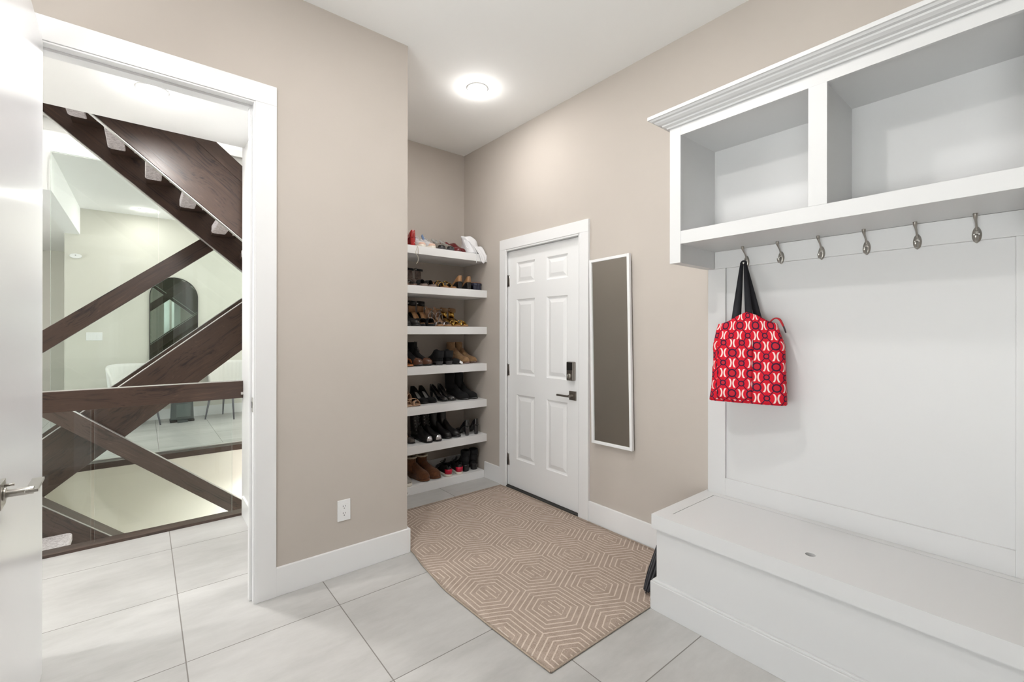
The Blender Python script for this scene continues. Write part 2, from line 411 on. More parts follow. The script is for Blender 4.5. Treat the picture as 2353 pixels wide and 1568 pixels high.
# ------------------------------------------------------------------ recessed lights
def downlight(name, label, x, y, z, watts, r=0.066, col=(1, 0.98, 0.955), glow=0.3, spread=180):
    t = thing(name, label, 'ceiling light', (x, y, z - 0.004), 0, 'recessed ceiling lights')
    bm = bmesh.new(); n = 40
    prof = [(r + .007, 0.004), (r + .007, -0.001), (r + .002, -0.002), (r, 0.0), (r, 0.003)]
    loft(bm, [[(q * math.cos(2 * PI * k / n), q * math.sin(2 * PI * k / n), zz) for k in range(n)] for q, zz in prof], True, False, False)
    link('trim_ring', bm, M['plastic'], t, True)
    bm = bmesh.new(); lathe(bm, [(r, 0.003), (r, -0.001)], 40)
    link('diffuser', bm, M['lamp'], t)
    L = bpy.data.lights.new('lamp', 'AREA'); L.shape = 'DISK'; L.size = r * 2; L.energy = watts * (1 - glow); L.color = col; L.spread = math.radians(spread)
    o = bpy.data.objects.new('lamp', L); COL.objects.link(o); o.parent = t; o.location = (0, 0, -0.010)
    L2 = bpy.data.lights.new('lamp_glow', 'POINT'); L2.shadow_soft_size = 0.03; L2.energy = watts * glow; L2.color = col
    o = bpy.data.objects.new('lamp_glow', L2); COL.objects.link(o); o.parent = t; o.location = (0, 0, -0.045)
    return t
downlight('recessed_light', 'round recessed ceiling light above the rug in front of the shoe alcove', 1.817, 2.614, ZC, MUD_W * 0.40, glow=0.25)
downlight('recessed_light', 'round recessed mudroom ceiling light out of the frame above the camera', 0.0, 1.22, ZC, MUD_W * 1.0, glow=0.28)
downlight('recessed_light', 'added round mudroom fill light out of the frame over the tiles by the bench', 1.05, 1.30, ZC, MUD_W * .62, glow=0.4)  # added unseen lamp to brighten the bench top and front
downlight('recessed_light', 'round recessed light in the low hall ceiling just past the doorway', 0.035, 3.166, 2.65, HALL_W * 0.7, glow=0.06)
downlight('recessed_light', 'round recessed light on the far ceiling seen under the stair', 0.0, 8.20, ZC, HALL_W * 0.12)
downlight('recessed_light', 'added round dining fill light hidden behind the jamb', 1.6, 6.9, ZC, HALL_W * .8)  # added hidden lamp raising the dining room's ambient light
downlight('recessed_light', 'round recessed hall ceiling light hidden behind the open door', -1.9, 3.1, 2.65, HALL_W)
downlight('recessed_light', 'round recessed far corridor ceiling light hidden by the bulkhead', -2.2, 10.5, ZC, HALL_W)
downlight('recessed_light', 'added unseen round fill light high over the stairwell', 0.4, 4.9, 5.6, HALL_W * 2.2)  # added out of view so the upper stairwell gets light
downlight('recessed_light', 'added unseen round fill light in the stairwell below floor level', 1.6, 5.5, -0.3, HALL_W * 2.6)  # added unseen lamp to lighten the lower stairwell walls

# ------------------------------------------------------------------ entry door in the right wall
d1 = sempty('door_1', (2.44, 2.62, 0.0))
def d1o(lst): return [(a - 2.44, b - 2.44, c - 2.62, d - 2.62, e_, f_) for a, b, c, d, e_, f_ in lst]
boxes('casing', d1o([(2.400, XR, 3.028, 3.112, 0, 2.03), (2.400, XR, 2.100, 2.186, 0, 2.03), (2.400, XR, 2.100, 3.112, 2.03, 2.117)]), M['white'], d1, 0.002)
boxes('jamb', d1o([(2.404, 2.500, 3.046, 3.052, 0, 2.022), (2.404, 2.500, 2.190, 2.196, 0, 2.022), (2.404, 2.5, 2.19, 3.052, 2.018, 2.03)]), M['white'], d1)
boxes('threshold', d1o([(2.408, 2.49, 2.19, 3.052, 0, 0.008)]), M['gap'], d1)
bm = bmesh.new()   # leaf with six raised panels, built as a faceted sheet with thickness
ys = [2.200, 2.334, 2.561, 2.698, 2.926, 3.043]; zs = [0.011, 0.25, 0.797, 0.966, 1.60, 1.733, 1.911, 2.015]
fx = 2.44
def q4(pts): bm.faces.new([bm.verts.new((p[0] - 2.44, p[1] - 2.62, p[2])) for p in pts])
def rect(y0, y1, z0, z1, x): return [(x, y0, z0), (x, y0, z1), (x, y1, z1), (x, y1, z0)]
for i in range(5):
    for j in range(7):
        y0, y1, z0, z1 = ys[i], ys[i + 1], zs[j], zs[j + 1]
        if i in (1, 3) and j in (1, 3, 5):
            steps = [(0, 0), (0.004, 0.006), (0.014, 0.010), (0.020, 0.010), (0.048, 0.002)]
            rs = [rect(y0 + s, y1 - s, z0 + s, z1 - s, fx + dx) for s, dx in steps]
            for A, B in zip(rs, rs[1:]):
                for k in range(4): q4([A[k], A[(k + 1) % 4], B[(k + 1) % 4], B[k]])
            q4(rs[-1])
        else: q4(rect(y0, y1, z0, z1, fx))
bmesh.ops.remove_doubles(bm, verts=bm.verts, dist=1e-5)
sbx(bm, 0.0115, 0.045, ys[0] - 2.62, ys[-1] - 2.62, zs[0], zs[-1])
for a, b_, c, d in ((ys[0], ys[0] + .0005, zs[0], zs[-1]), (ys[-1] - .0005, ys[-1], zs[0], zs[-1]), (ys[0], ys[-1], zs[0], zs[0] + .0005), (ys[0], ys[-1], zs[-1] - .0005, zs[-1])):
    sbx(bm, 0.0, 0.012, a - 2.62, b_ - 2.62, c, d)
leaf = link('door_leaf', bm, M['doorpaint'], d1)
for z in (1.764, 0.998, 0.228):
    bm = bmesh.new()
    tube(bm, [(-0.004, 0.431, z - 0.05), (-0.004, 0.431, z + 0.05)], 0.0075, 12)
    for k in (-0.0505, 0.0505): tube(bm, [(-0.004, 0.431, z + k - 0.003), (-0.004, 0.431, z + k + 0.003)], 0.0088, 12)
    sbx(bm, -0.003, 0.001, 0.400, 0.425, z - 0.048, z + 0.048)
    link('hinge', bm, M['dknickel'], d1, True)
# keypad lock
lk = boxes('deadbolt_lock', d1o([(2.408, 2.44, 2.250, 2.318, 0.968, 1.106)]), M['dknickel'], d1, 0.006)
boxes('keypad_cover', d1o([(2.4055, 2.410, 2.256, 2.312, 1.045, 1.103)]), M['black'], lk, 0.002)
bm = bmesh.new(); mt = Matrix.Translation((2.408 - 2.44, 2.285 - 2.62, 1.002)) @ Matrix.Rotation(-PI / 2, 4, 'Y')
lathe(bm, [(0.018, -.002), (0.018, 0.008), (0.0145, 0.012), (0.012, 0.012)], 24, 0, mt)
sbx(bm, -0.058, -0.040, 2.281 - 2.62, 2.289 - 2.62, 0.99, 1.014)
link('thumb_turn', bm, M['nickel'], lk, True)
hd = boxes('door_handle', d1o([(2.431, 2.44, 2.244, 2.311, 0.824, 0.890)]), M['dknickel'], d1, 0.001)
bm = bmesh.new()
tube(bm, [(-0.009, -0.342, 0.857), (-0.050, -0.342, 0.857)], 0.0105, 16)
sbx(bm, -0.056, -0.044, -0.352, -0.222, 0.848, 0.862)
bevel(link('lever', bm, M['dknickel'], hd), 0.002)

# ------------------------------------------------------------------ open door leaf at the doorway (hinged on the left jamb)
d2 = sempty('door_2', (-0.3005, 2.474, 0.0)); d2.rotation_euler = (0, 0, math.radians(-88.5))
# local: leaf runs along +x from the hinge, its faces look along y; +y is the face that looks at the room (+X world)
bevel(boxes('door_leaf', [(0.0, 0.862, -0.04, 0.0, 0.012, 2.432)], M['leafpaint'], d2), 0.002)
hb = boxes('door_handle', [(0.772, 0.836, 0.0, 0.009, 0.883, 0.948)], M['nickel'], d2, 0.001)
bm = bmesh.new()
tube(bm, [(0.804, 0.009, 0.915), (0.804, 0.014, 0.915)], 0.016, 20)
tube(bm, [(0.804, 0.012, 0.915), (0.804, 0.062, 0.915)], 0.0095, 20)
sbx(bm, 0.688, 0.815, 0.046, 0.070, 0.911, 0.919)
bevel(link('lever', bm, M['nickel'], hb), 0.0012)
bm = bmesh.new(); tube(bm, [(0.79, 0.009, 0.933), (0.79, 0.026, 0.933)], 0.0035, 12)
link('privacy_pin', bm, M['nickel'], hb, True)
for z in (0.25, 1.25, 2.2):
    bm = bmesh.new(); tube(bm, [(-0.007, -0.033, z - .045), (-0.007, -0.033, z + .045)], 0.006, 12)
    link('hinge', bm, M['nickel'], d2, True)

# ------------------------------------------------------------------ outlet on the left wall
t = thing('power_outlet', 'white duplex power outlet low on the tan wall beside the doorway', 'outlet', (0.849, YL - 0.0, 0.347))
bevel(boxes('cover_plate', [(-0.035, 0.035, -0.0065, -0.0005, -0.057, 0.057)], M['plastic'], t), 0.002)
rc = boxes('receptacle', [(-0.0165, 0.0165, -0.0085, -0.0055, -0.034, 0.034)], M['plastic'], t, 0.0005)
for zc in (-0.019, 0.019):
    bm = bmesh.new()
    sbx(bm, -0.0075, -0.0052, -0.0089, -0.0083, zc + 0.0, zc + 0.009); sbx(bm, 0.0052, 0.0075, -0.0089, -0.0083, zc + 0.001, zc + 0.008)
    lathe(bm, [(0.0026, -0.0003), (0.0026, 0.0003)], 14, 0, Matrix.Translation((0, -0.0086, zc - 0.007)) @ Matrix.Rotation(PI / 2, 4, 'X'))
    link('socket_slots', bm, M['slot'], rc)
for zc in (-0.048, 0.048):
    bm = bmesh.new(); lathe(bm, [(0.003, -0.0008), (0.003, 0.0008)], 14, 0, Matrix.Translation((0, -0.0067, zc)) @ Matrix.Rotation(PI / 2, 4, 'X'))
    link('screw', bm, M['plastic'], t)

# ------------------------------------------------------------------ tall wall mirror beside the entry door
t = thing('wall_mirror', 'tall narrow white framed mirror hung askew beside the entry door', 'mirror', (2.392, 1.898, 1.195))
t.rotation_euler = (math.radians(-1.2), 0, 0)
W2, H2, f = 0.166, 0.627, 0.019
bm = bmesh.new()
for b in ((-.012, .010, -W2, -W2 + f, -H2, H2), (-.012, .010, W2 - f, W2, -H2, H2), (-.012, .010, -W2 + f, W2 - f, -H2, -H2 + f), (-.012, .010, -W2 + f, W2 - f, H2 - f, H2)): sbx(bm, *b)
bevel(link('frame', bm, M['white'], t), 0.002)
boxes('mirror_glass', [(-0.004, -0.001, -W2 + f, W2 - f, -H2 + f, H2 - f)], M['mirror'], t)
boxes('backing', [(0.0, 0.007, -W2 + f, W2 - f, -H2 + f, H2 - f)], M['black'], t)

# ------------------------------------------------------------------ storage bench
t = thing('storage_bench', 'white built-in storage bench with lift-up lid under the coat hooks', 'bench', (1.902, 0.6, 0))
def rel(l, ox, oy): return [(a - ox, b - ox, c - oy, d - oy, e_, f_) for a, b, c, d, e_, f_ in l]
bevel(boxes('bench_box', rel([(1.902, XR, 0.012, 1.233, 0.0, 0.386)], 1.902, 0.6), M['cab'], t), 0.0015)
bm = bmesh.new()
for b in rel([(1.880, 1.902, 0.012, 1.253, 0, 0.132), (1.902, 2.404, 1.233, 1.253, 0, 0.132)], 1.902, .6): sbx(bm, *b)
for b in rel([(1.888, 1.902, 0.012, 1.246, 0.132, 0.141), (1.902, 2.404, 1.233, 1.246, 0.132, 0.141)], 1.902, .6): sbx(bm, *b)
bevel(link('plinth', bm, M['cab'], t), 0.0015)
LX0, LX1, LY0, LY1 = 1.964, 2.360, 0.04, 1.182
boxes('top_frame', rel([(1.885, LX0 - .002, 0.012, 1.25, 0.386, 0.452), (LX0 - .002, XR, LY1 + .002, 1.25, 0.386, 0.452), (LX1 + .002, XR, 0.012, LY1 + .002, 0.386, 0.452),
                        (LX0 - .002, LX1 + .002, 0.012, LY0 - .002, 0.386, 0.452)], 1.902, 0.6), M['cab'], t)
bm = bmesh.new()   # lid with a finger hole
hx, hy, hr = 2.024 - 1.902, 0.628 - 0.6, 0.0175
x0, x1, y0, y1 = LX0 - 1.902, LX1 - 1.902, LY0 - .6, LY1 - .6
ang = sorted([2 * PI * k / 32 for k in range(32)] + [math.atan2(yy - hy, xx - hx) % (2 * PI) for xx in (x0, x1) for yy in (y0, y1)])
C0, R0 = [], []
for a in ang:
    c, s = math.cos(a), math.sin(a); C0.append((hx + hr * c, hy + hr * s))
    ts = [((x1 if c > 0 else x0) - hx) / c if abs(c) > 1e-9 else 1e9, ((y1 if s > 0 else y0) - hy) / s if abs(s) > 1e-9 else 1e9]
    k = min(ts); R0.append((hx + k * c, hy + k * s))
zt, zb = 0.451, 0.433
loops = [[bm.verts.new((*p, z)) for p in L] for L, z in ((C0, zb), (C0, zt), (R0, zt), (R0, zb))]
n = len(ang)
for A, B in zip(loops, loops[1:] + loops[:1]):
    for k in range(n): bm.faces.new((A[k], A[(k + 1) % n], B[(k + 1) % n], B[k]))
bmesh.ops.recalc_face_normals(bm, faces=bm.faces[:])
link('lid', bm, M['cab'], t)

# ------------------------------------------------------------------ wall panel between bench and cubbies
t = thing('wall_panel', 'white recessed wall panel rising from the bench to the cubbies', 'panelling', (2.40, 0.6, 0.452))
def wp(l): return [(a - 2.40, b - 2.40, c - .6, d - .6, e_ - .452, f_ - .452) for a, b, c, d, e_, f_ in l]
bevel(boxes('panel_frame', wp([(2.400, XR, 1.142, 1.237, .452, 1.665), (2.400, XR, 0.012, 0.108, .452, 1.665), (2.400, XR, 0.108, 1.142, .452, 0.545)]), M['cab'], t), 0.001)
boxes('panel_field', wp([(2.414, XR, 0.108, 1.142, 0.545, 1.665)]), M['cab'], t)
bevel(boxes('hook_rail', wp([(2.396, XR, 0.012, 1.198, 1.665, 1.756)]), M['cab'], t), 0.001)

# ------------------------------------------------------------------ upper cubby cabinet
t = thing('cubby_cabinet', 'white wall cabinet with two open cubbies and crown moulding', 'cabinet', (2.04, 0.6, 1.665))
def cb(l): return [(a - 2.04, b - 2.04, c - .6, d - .6, e_ - 1.665, f_ - 1.665) for a, b, c, d, e_, f_ in l]
boxes('side_panel', cb([(2.058, XR, 1.200, 1.249, 1.666, 2.36)]), M['cab'], t)
boxes('side_panel', cb([(2.058, XR, 0.013, 0.060, 1.666, 2.36)]), M['cab'], t)
boxes('bottom_shelf', cb([(2.058, XR, 0.060, 1.200, 1.757, 1.818)]), M['cab'], t)
boxes('top_board', cb([(2.058, XR, 0.060, 1.200, 2.300, 2.36)]), M['cab'], t)
boxes('divider', cb([(2.058, 2.40, 0.588, 0.632, 1.818, 2.300)]), M['cab'], t)
boxes('back_board', cb([(2.400, XR, 0.060, 1.200, 1.818, 2.300)]), M['cab'], t)
bevel(boxes('face_frame', cb([(2.040, 2.058, 1.192, 1.250, 1.665, 2.365), (2.040, 2.058, 0.012, 0.070, 1.665, 2.365), (2.041, 2.058, 0.070, 1.192, 1.757, 1.820),
                        (2.041, 2.058, 0.070, 1.192, 2.291, 2.365), (2.0405, 2.058, 0.579, 0.643, 1.820, 2.291)]), M['cab'], t), 0.0008)
# crown: a profile swept along the front and mitred back along the left side
prof = [(0.0, 2.338), (0.010, 2.338), (0.012, 2.345), (0.026, 2.351), (0.028, 2.357), (0.040, 2.360), (0.052, 2.368), (0.055, 2.374), (0.066, 2.377), (0.072, 2.384), (0.078, 2.386), (0.078, 2.402), (0.0, 2.402)]
bm = bmesh.new()
path = lambda p: [(XR - 0.001, 1.25 + p), (2.04 - p, 1.25 + p), (2.04 - p, 0.012)]
rings = [[(path(p)[k][0] - 2.04, path(p)[k][1] - .6, z - 1.665) for p, z in prof] for k in range(3)]
loft(bm, rings, True, True, True)
for f_ in bm.faces: f_.smooth = False
bmesh.ops.recalc_face_normals(bm, faces=bm.faces[:])
link('crown_moulding', bm, M['cab'], t)

# ------------------------------------------------------------------ six coat hooks
def make_hook(label, y):
    t = thing('coat_hook', label, 'hook', (2.396, y, 1.688), 0, 'coat hooks under the cubbies')
    bm = bmesh.new()   # lens-shaped base plate
    rings = []
    for i in range(9):
        s = -1 + 2 * i / 8; wv = 0.0125 * math.sqrt(max(0.0, 1 - abs(s) ** 1.7)) + 0.0012
        if s > 0.7: wv = max(wv, 0.0045)
        rings.append([(-0.002 - 0.008 * math.sin(PI * k / 8) * math.sqrt(1 - 0.9 * s * s), -math.cos(PI * k / 8) * wv, s * 0.030 - 0.004) for k in range(9)] + [(0.0, wv, s * 0.030 - 0.004), (0.0, -wv, s * 0.030 - 0.004)])
    loft(bm, rings)
    link('base_plate', bm, M['nickel'], t, True)
    bm = bmesh.new()
    tube(bm, [(-0.006, 0, 0.012), (-0.012, 0, 0.024), (-0.022, 0, 0.036), (-0.036, 0, 0.047), (-0.046, 0, 0.058), (-0.050, 0, 0.068)], [0.0050, 0.0036, 0.0034, 0.0042, 0.0066, 0.0072], 12)
    tube(bm, [(-0.0495, 0, 0.066), (-0.0505, 0, 0.071), (-0.0508, 0, 0.073)], [0.0076, 0.0058, 0.0018], 12)
    link('upper_prong', bm, M['nickel'], t, True)
    bm = bmesh.new()
    tube(bm, [(-0.006, 0, -0.004), (-0.016, 0, -0.022), (-0.028, 0, -0.026), (-0.036, 0, -0.018), (-0.037, 0, -0.010)], [0.0062, 0.0056, 0.0052, 0.0056, 0.0064], 12)
    link('lower_prong', bm, M['nickel'], t, True)
    for s in (-1, 1):
        bm = bmesh.new(); lathe(bm, [(0.0022, -0.001), (0.0022, 0.0012)], 10, 0, Matrix.Translation((-0.0088, s * 0.0065, -0.002)) @ Matrix.Rotation(-PI / 2, 4, 'Y'))
        link('screw', bm, M['steel'], t)
    return t
hk = make_hook('satin nickel coat hook that holds the red patterned tote bag', 1.030)
for y, lab in ((0.868, 'empty satin nickel coat hook next to the one with the tote'), (0.700, 'third satin nickel coat hook from the tote bag end'),
               (0.534, 'fourth satin nickel coat hook from the tote bag end'), (0.371, 'second to last satin nickel coat hook at the right'),
               (0.205, 'rightmost satin nickel coat hook near the picture edge')):
    r = hk.copy(); COL.objects.link(r); r.location = (2.396, y, 1.688); r['label'] = lab
    for ch in list(hk.children):
        c = ch.copy(); COL.objects.link(c); c.parent = r

# ------------------------------------------------------------------ tote bag
def tote():
    t = thing('tote_bag', 'red and cream medallion print tote bag with black straps on the first hook', 'bag', (2.300, 0.985, 0.985), math.radians(16))
    bm = bmesh.new(); uvl = bm.loops.layers.uv.new('uv')
    n = 72; NZ = 26; rings = []
    per = []
    for i in range(NZ + 1):
        s = i / NZ; ring = []
        hw = 0.166 - 0.012 * s - 0.030 * max(0, s - 0.72) / 0.28       # half width along y
        hd_ = 0.062 - 0.030 * s ** 1.4                                    # half depth along x
        for k in range(n):
            a = 2 * PI * k / n; ca, sa = math.cos(a), math.sin(a); pw = 0.42
            yy = hw * math.copysign(abs(ca) ** pw, ca); xx = hd_ * math.copysign(abs(sa) ** pw, sa)
            fold = 0.006 * math.sin(yy * 60 + 5 * s) * s * 0.7 + 0.005 * math.sin(yy * 140 + 9 * s) * (1 if ca > 0.7 else 0.25)
            if ca > 0.85: yy -= 0.018 * (1 - abs(sa)) * math.sin(PI * min(1, s * 1.1))      # gusset pinched in
            xx += fold * (-1 if sa < 0 else 0.3)
            top = 0.385
            if i >= NZ - 8:
                lift = (i - (NZ - 8)) / 8
                z = s * top + lift * (0.052 * math.exp(-((yy + 0.005) / 0.07) ** 2) - 0.010 * abs(yy) / 0.15)
            else: z = s * top
            ring.append(Vector((xx - 0.012, yy, z)))
        rings.append(ring)
    R = [[bm.verts.new(p) for p in r] for r in rings]
    arc = [0]
    for k in range(n): arc.append(arc[-1] + (rings[6][(k + 1) % n] - rings[6][k]).length)
    for i in range(NZ):
        for k in range(n):
            f_ = bm.faces.new((R[i][k], R[i][(k + 1) % n], R[i + 1][(k + 1) % n], R[i + 1][k])); f_.smooth = True
            us = (arc[k], arc[k + 1], arc[k + 1], arc[k]); zz = (rings[i][k].z, rings[i][(k + 1) % n].z, rings[i + 1][(k + 1) % n].z, rings[i + 1][k].z)
            for lp, u, v in zip(f_.loops, us, zz): lp[uvl].uv = (u + 0.012, v + 0.02)
    f_ = bm.faces.new(R[0][::-1])
    for lp in f_.loops: lp[uvl].uv = (lp.vert.co.y, lp.vert.co.x)
    o = link('bag_body', bm, M['bag'], t); sd = o.modifiers.new('thick', 'SOLIDIFY'); sd.thickness = 0.003
    for p in o.data.polygons: p.use_smooth = True
    # outer pocket
    bm = bmesh.new(); uvl = bm.loops.layers.uv.new('uv')
    gy, gz = 12, 12; G = []
    for i in range(gy + 1):
        row = []
        for j in range(gz + 1):
            u, v = i / gy, j / gz; yy = -0.030 + 0.155 * u; zz = 0.012 + 0.292 * v
            s = zz / 0.385; base = -(0.062 - 0.030 * s ** 1.4) - 0.012
            row.append(bm.verts.new((base - 0.006 - 0.007 * math.sin(PI * u) * (0.4 + 0.6 * v), yy, zz)))
        G.append(row)
    for i in range(gy):
        for j in range(gz):
            f_ = bm.faces.new((G[i][j], G[i + 1][j], G[i + 1][j + 1], G[i][j + 1])); f_.smooth = True
            for lp in f_.loops: lp[uvl].uv = (0.30 - lp.vert.co.y, lp.vert.co.z + 0.055)
    bmesh.ops.recalc_face_normals(bm, faces=bm.faces[:])
    o = link('front_pocket', bm, M['bag'], t, True); sd = o.modifiers.new('thick', 'SOLIDIFY'); sd.thickness = 0.004
    # straps: two loops of black webbing gathered on the hook's lower prong
    blk = mat('black_strap_webbing', (0.008, 0.008, 0.012), 0.8)
    hkp = Matrix.Rotation(-math.radians(16), 3, 'Z') @ Vector((2.361 - 2.300, 1.030 - 0.985, 1.668 - 0.985))
    for side, xo in ((-1, -0.032), (1, 0.020)):
        for e0, oy in ((0.052, 0.009), (-0.014 if side < 0 else -0.050, -0.006)):
            bm = bmesh.new(); a = Vector((xo, e0, 0.375 - abs(e0) * 0.10)); b_ = hkp + Vector((0.004 * side, oy, 0.006))
            pts = [a.lerp(b_, k / 6) + Vector((0.006 * side * math.sin(PI * k / 6), 0, 0)) for k in range(7)]
            Ls, Rs = [], []
            for k, p in enumerate(pts):
                hw = 0.019 * (1 - k / 6) + 0.0065 * (k / 6)
                Ls.append([p + Vector((-0.0015, -hw, 0)), p + Vector((-0.0015, hw, 0)), p + Vector((0.0015, hw, 0)), p + Vector((0.0015, -hw, 0))])
            loft(bm, Ls); bmesh.ops.recalc_face_normals(bm, faces=bm.faces[:])
            link('strap', bm, blk, t)
    bm = bmesh.new()
    tube(bm, [hkp + Vector((0, -0.010, 0.002)), hkp + Vector((0, -0.006, 0.014)), hkp + Vector((0, 0.006, 0.014)), hkp + Vector((0, 0.013, 0.002))], 0.0055, 8)
    link('strap_loop', bm, blk, t, True)
    bm = bmesh.new()
    tube(bm, [(0.0, -0.095, 0.385), (0.0, -0.115, 0.404), (-0.01, -0.137, 0.398), (-0.015, -0.153, 0.365)], [0.010, 0.010, 0.009, 0.007], 8, 0, True, 0.35)
    link('zipper_tail', bm, mat('red_zip_tape', (0.5, 0.01, 0.02), 0.7), t, True)
    bm = bmesh.new(); tube(bm, [(-0.016, -0.153, 0.366), (-0.018, -0.163, 0.335)], [0.004, 0.003], 8)
    link('zip_pull', bm, mat('dark_zip_leather', (0.03, 0.012, 0.02), 0.5), t, True)
tote()

# ------------------------------------------------------------------ rug
def rug():
    bm = bmesh.new(); NX, NY = 24, 40; G = []; R = []
    def le(y):
        pts = [(1.245, 1.222), (1.6, 1.203), (2.0, 1.192), (2.30, 1.222), (2.455, 1.249), (3.10, 1.252)]
        for (a, xa), (b, xb) in zip(pts, pts[1:]):
            if y <= b: return xa + (xb - xa) * (y - a) / (b - a)
        return pts[-1][1]
    for j in range(NY + 1):
        y = 1.256 + (3.072 - 1.256) * j / NY; row = []
        xl = le(y); xr = 2.392 if y < 2.9 else 2.392 - (y - 2.9) * 0.06
        for i in range(NX + 1):
            x = xl + (xr - xl) * i / NX
            if j == NY: pass
            z = 0.0095 + 0.0008 * math.sin(x * 9 + y * 4)
            if i in (0, NX) or j in (0, NY): z = 0.0065
            row.append((x, y, z))
        G.append(row)
    T = [[bm.verts.new(p) for p in r] for r in G]
    Bt = [[bm.verts.new((p[0], p[1], 0.0008)) for p in r] for r in G]
    for j in range(NY):
        for i in range(NX):
            bm.faces.new((T[j][i], T[j][i + 1], T[j + 1][i + 1], T[j + 1][i])).smooth = True
            bm.faces.new((Bt[j][i], Bt[j + 1][i], Bt[j + 1][i + 1], Bt[j][i + 1]))
    for j in range(NY):
        bm.faces.new((T[j][0], T[j + 1][0], Bt[j + 1][0], Bt[j][0])); bm.faces.new((T[j + 1][NX], T[j][NX], Bt[j][NX], Bt[j + 1][NX]))
    for i in range(NX):
        bm.faces.new((T[0][i + 1], T[0][i], Bt[0][i], Bt[0][i + 1])); bm.faces.new((T[NY][i], T[NY][i + 1], Bt[NY][i + 1], Bt[NY][i]))
    t = thing('area_rug', 'tan area rug with a cream hexagon maze pattern on the tile floor', 'rug')
    link('rug_field', bm, M['rug'], t)
    bm = bmesh.new()
    edge = [G[0][i] for i in range(NX + 1)] + [G[j][NX] for j in range(1, NY + 1)] + [G[NY][i] for i in range(NX - 1, -1, -1)] + [G[j][0] for j in range(NY - 1, -1, -1)]
    tube(bm, [(p[0], p[1], 0.0052) for p in edge], 0.0042, 6, 0, False)
    link('bound_edge', bm, mat('tan_rug_binding', (0.36, 0.29, 0.23), 0.9, var=.2, vscale=300), t, True)
rug()

# ------------------------------------------------------------------ folded umbrella behind the bench end
t = thing('folded_umbrella', 'black folded umbrella leaning behind the end of the bench', 'umbrella', (1.943, 1.318, 0.0105))
bm = bmesh.new()
a = Vector((0.004, 0, 0.020)); b_ = Vector((0.36, 0.03, 0.42)) * 0.62 + a
for k in range(6):
    an = 2 * PI * k / 6; off = Vector((0.010 * math.cos(an), 0.010 * math.sin(an), 0.003 * math.sin(an)))
    tube(bm, [a + off, a.lerp(b_, .3) + off * 1.5, b_ + off * 1.2], [0.007, 0.011, 0.009], 8)
link('canopy', bm, mat('black_umbrella_nylon', (0.012, 0.012, 0.016), 0.5), t, True)
bm = bmesh.new(); tube(bm, [a + Vector((-0.008, 0, -0.012)), a], 0.004, 8); link('tip', bm, M['black'], t, True)
bm = bmesh.new(); tube(bm, [b_, b_ + (b_ - a).normalized() * 0.06], 0.009, 10); link('handle', bm, M['black'], t, True)

# ------------------------------------------------------------------ shoe shelves
ZS = [2.025, 1.702, 1.370, 1.039, 0.713, 0.397]
names = ['topmost', 'second', 'third', 'fourth', 'fifth', 'sixth']
for z, nm in zip(ZS, names):
    bevel(tag(boxes('shoe_shelf', [(XC, XR, 3.325, YA, z - 0.066, z)], M['white']), 'white floating shoe shelf, %s from the top of the alcove' % nm, 'shelf', 'shoe shelves'), 0.0015)
bevel(tag(boxes('shoe_shelf', [(XC, 2.405, 3.345, YA - .014, 0.0, 0.066)], M['white']), 'lowest white shoe shelf resting on the floor tiles', 'shelf', 'shoe shelves'), 0.0015)
SZ = ZS + [0.066]
t = thing('door_stop', 'small spring door stop with white tip on the lowest shelf front', 'door stop', (1.622, 3.345, 0.045))
bm = bmesh.new(); tube(bm, [(0, 0, 0), (0, -0.006, 0)], 0.011, 16); link('base', bm, M['nickel'], t, True)
bm = bmesh.new(); tube(bm, [(0, -0.005, 0), (0.002, -0.062, -0.004)], 0.0042, 12); link('spring', bm, M['nickel'], t, True)
bm = bmesh.new(); tube(bm, [(0.002, -0.060, -0.004), (0.0023, -0.074, -0.005)], 0.0065, 12); link('tip', bm, M['plastic'], t, True)

# ------------------------------------------------------------------ SHOES
def ip(tab, t):
    for (a, va), (b, vb) in zip(tab, tab[1:]):
        if t <= b:
            u = (t - a) / (b - a); u = u * u * (3 - 2 * u) if b - a > 0.09 else u
            return va + (vb - va) * u
    return tab[-1][1]
OUT = [(0, 0.0), (0.015, 0.34), (0.05, 0.58), (0.12, 0.72), (0.28, 0.70), (0.45, 0.76), (0.62, 0.94), (0.74, 1.0), (0.85, 0.90), (0.94, 0.66), (0.985, 0.34), (1, 0.0)]
OUTP = [(0, 0.0), (0.015, 0.30), (0.05, 0.52), (0.12, 0.64), (0.28, 0.60), (0.45, 0.70), (0.60, 0.95), (0.72, 1.0), (0.83, 0.76), (0.92, 0.44), (0.98, 0.18), (1, 0.0)]
TS = [0, 0.01, 0.03, 0.06, 0.10, 0.16, 0.23, 0.31, 0.39, 0.47, 0.55, 0.63, 0.71, 0.79, 0.86, 0.92, 0.96, 0.985, 1.0]
class Last:
    def __init__(s, L=0.255, W=0.088, heel=0.0, plat=0.0, pointy=False, foot=1):
        s.L, s.W, s.heel, s.plat, s.tab, s.foot = L, W, heel, plat, OUTP if pointy else OUT, foot
        s.LL = L * math.cos(math.asin(min(0.6, heel / (L * 0.62)))) if heel else L
    def base(s, t):
        k = max(0.0, min(1.0, (0.66 - t) / 0.50)); k = k * k * (3 - 2 * k)
        return s.plat + s.heel * k + 0.006 * max(0, (t - 0.85) / 0.15)
    def hw(s, t): return max(0.0012, ip(s.tab, t) * s.W / 2)
    def cx(s, t): return s.foot * 0.006 * math.sin(PI * min(1, t * 1.1)) 
    def y(s, t): return -t * s.LL
    def p(s, t, u, z): return Vector((s.cx(t) + u * s.hw(t), s.y(t), s.base(t) + z))
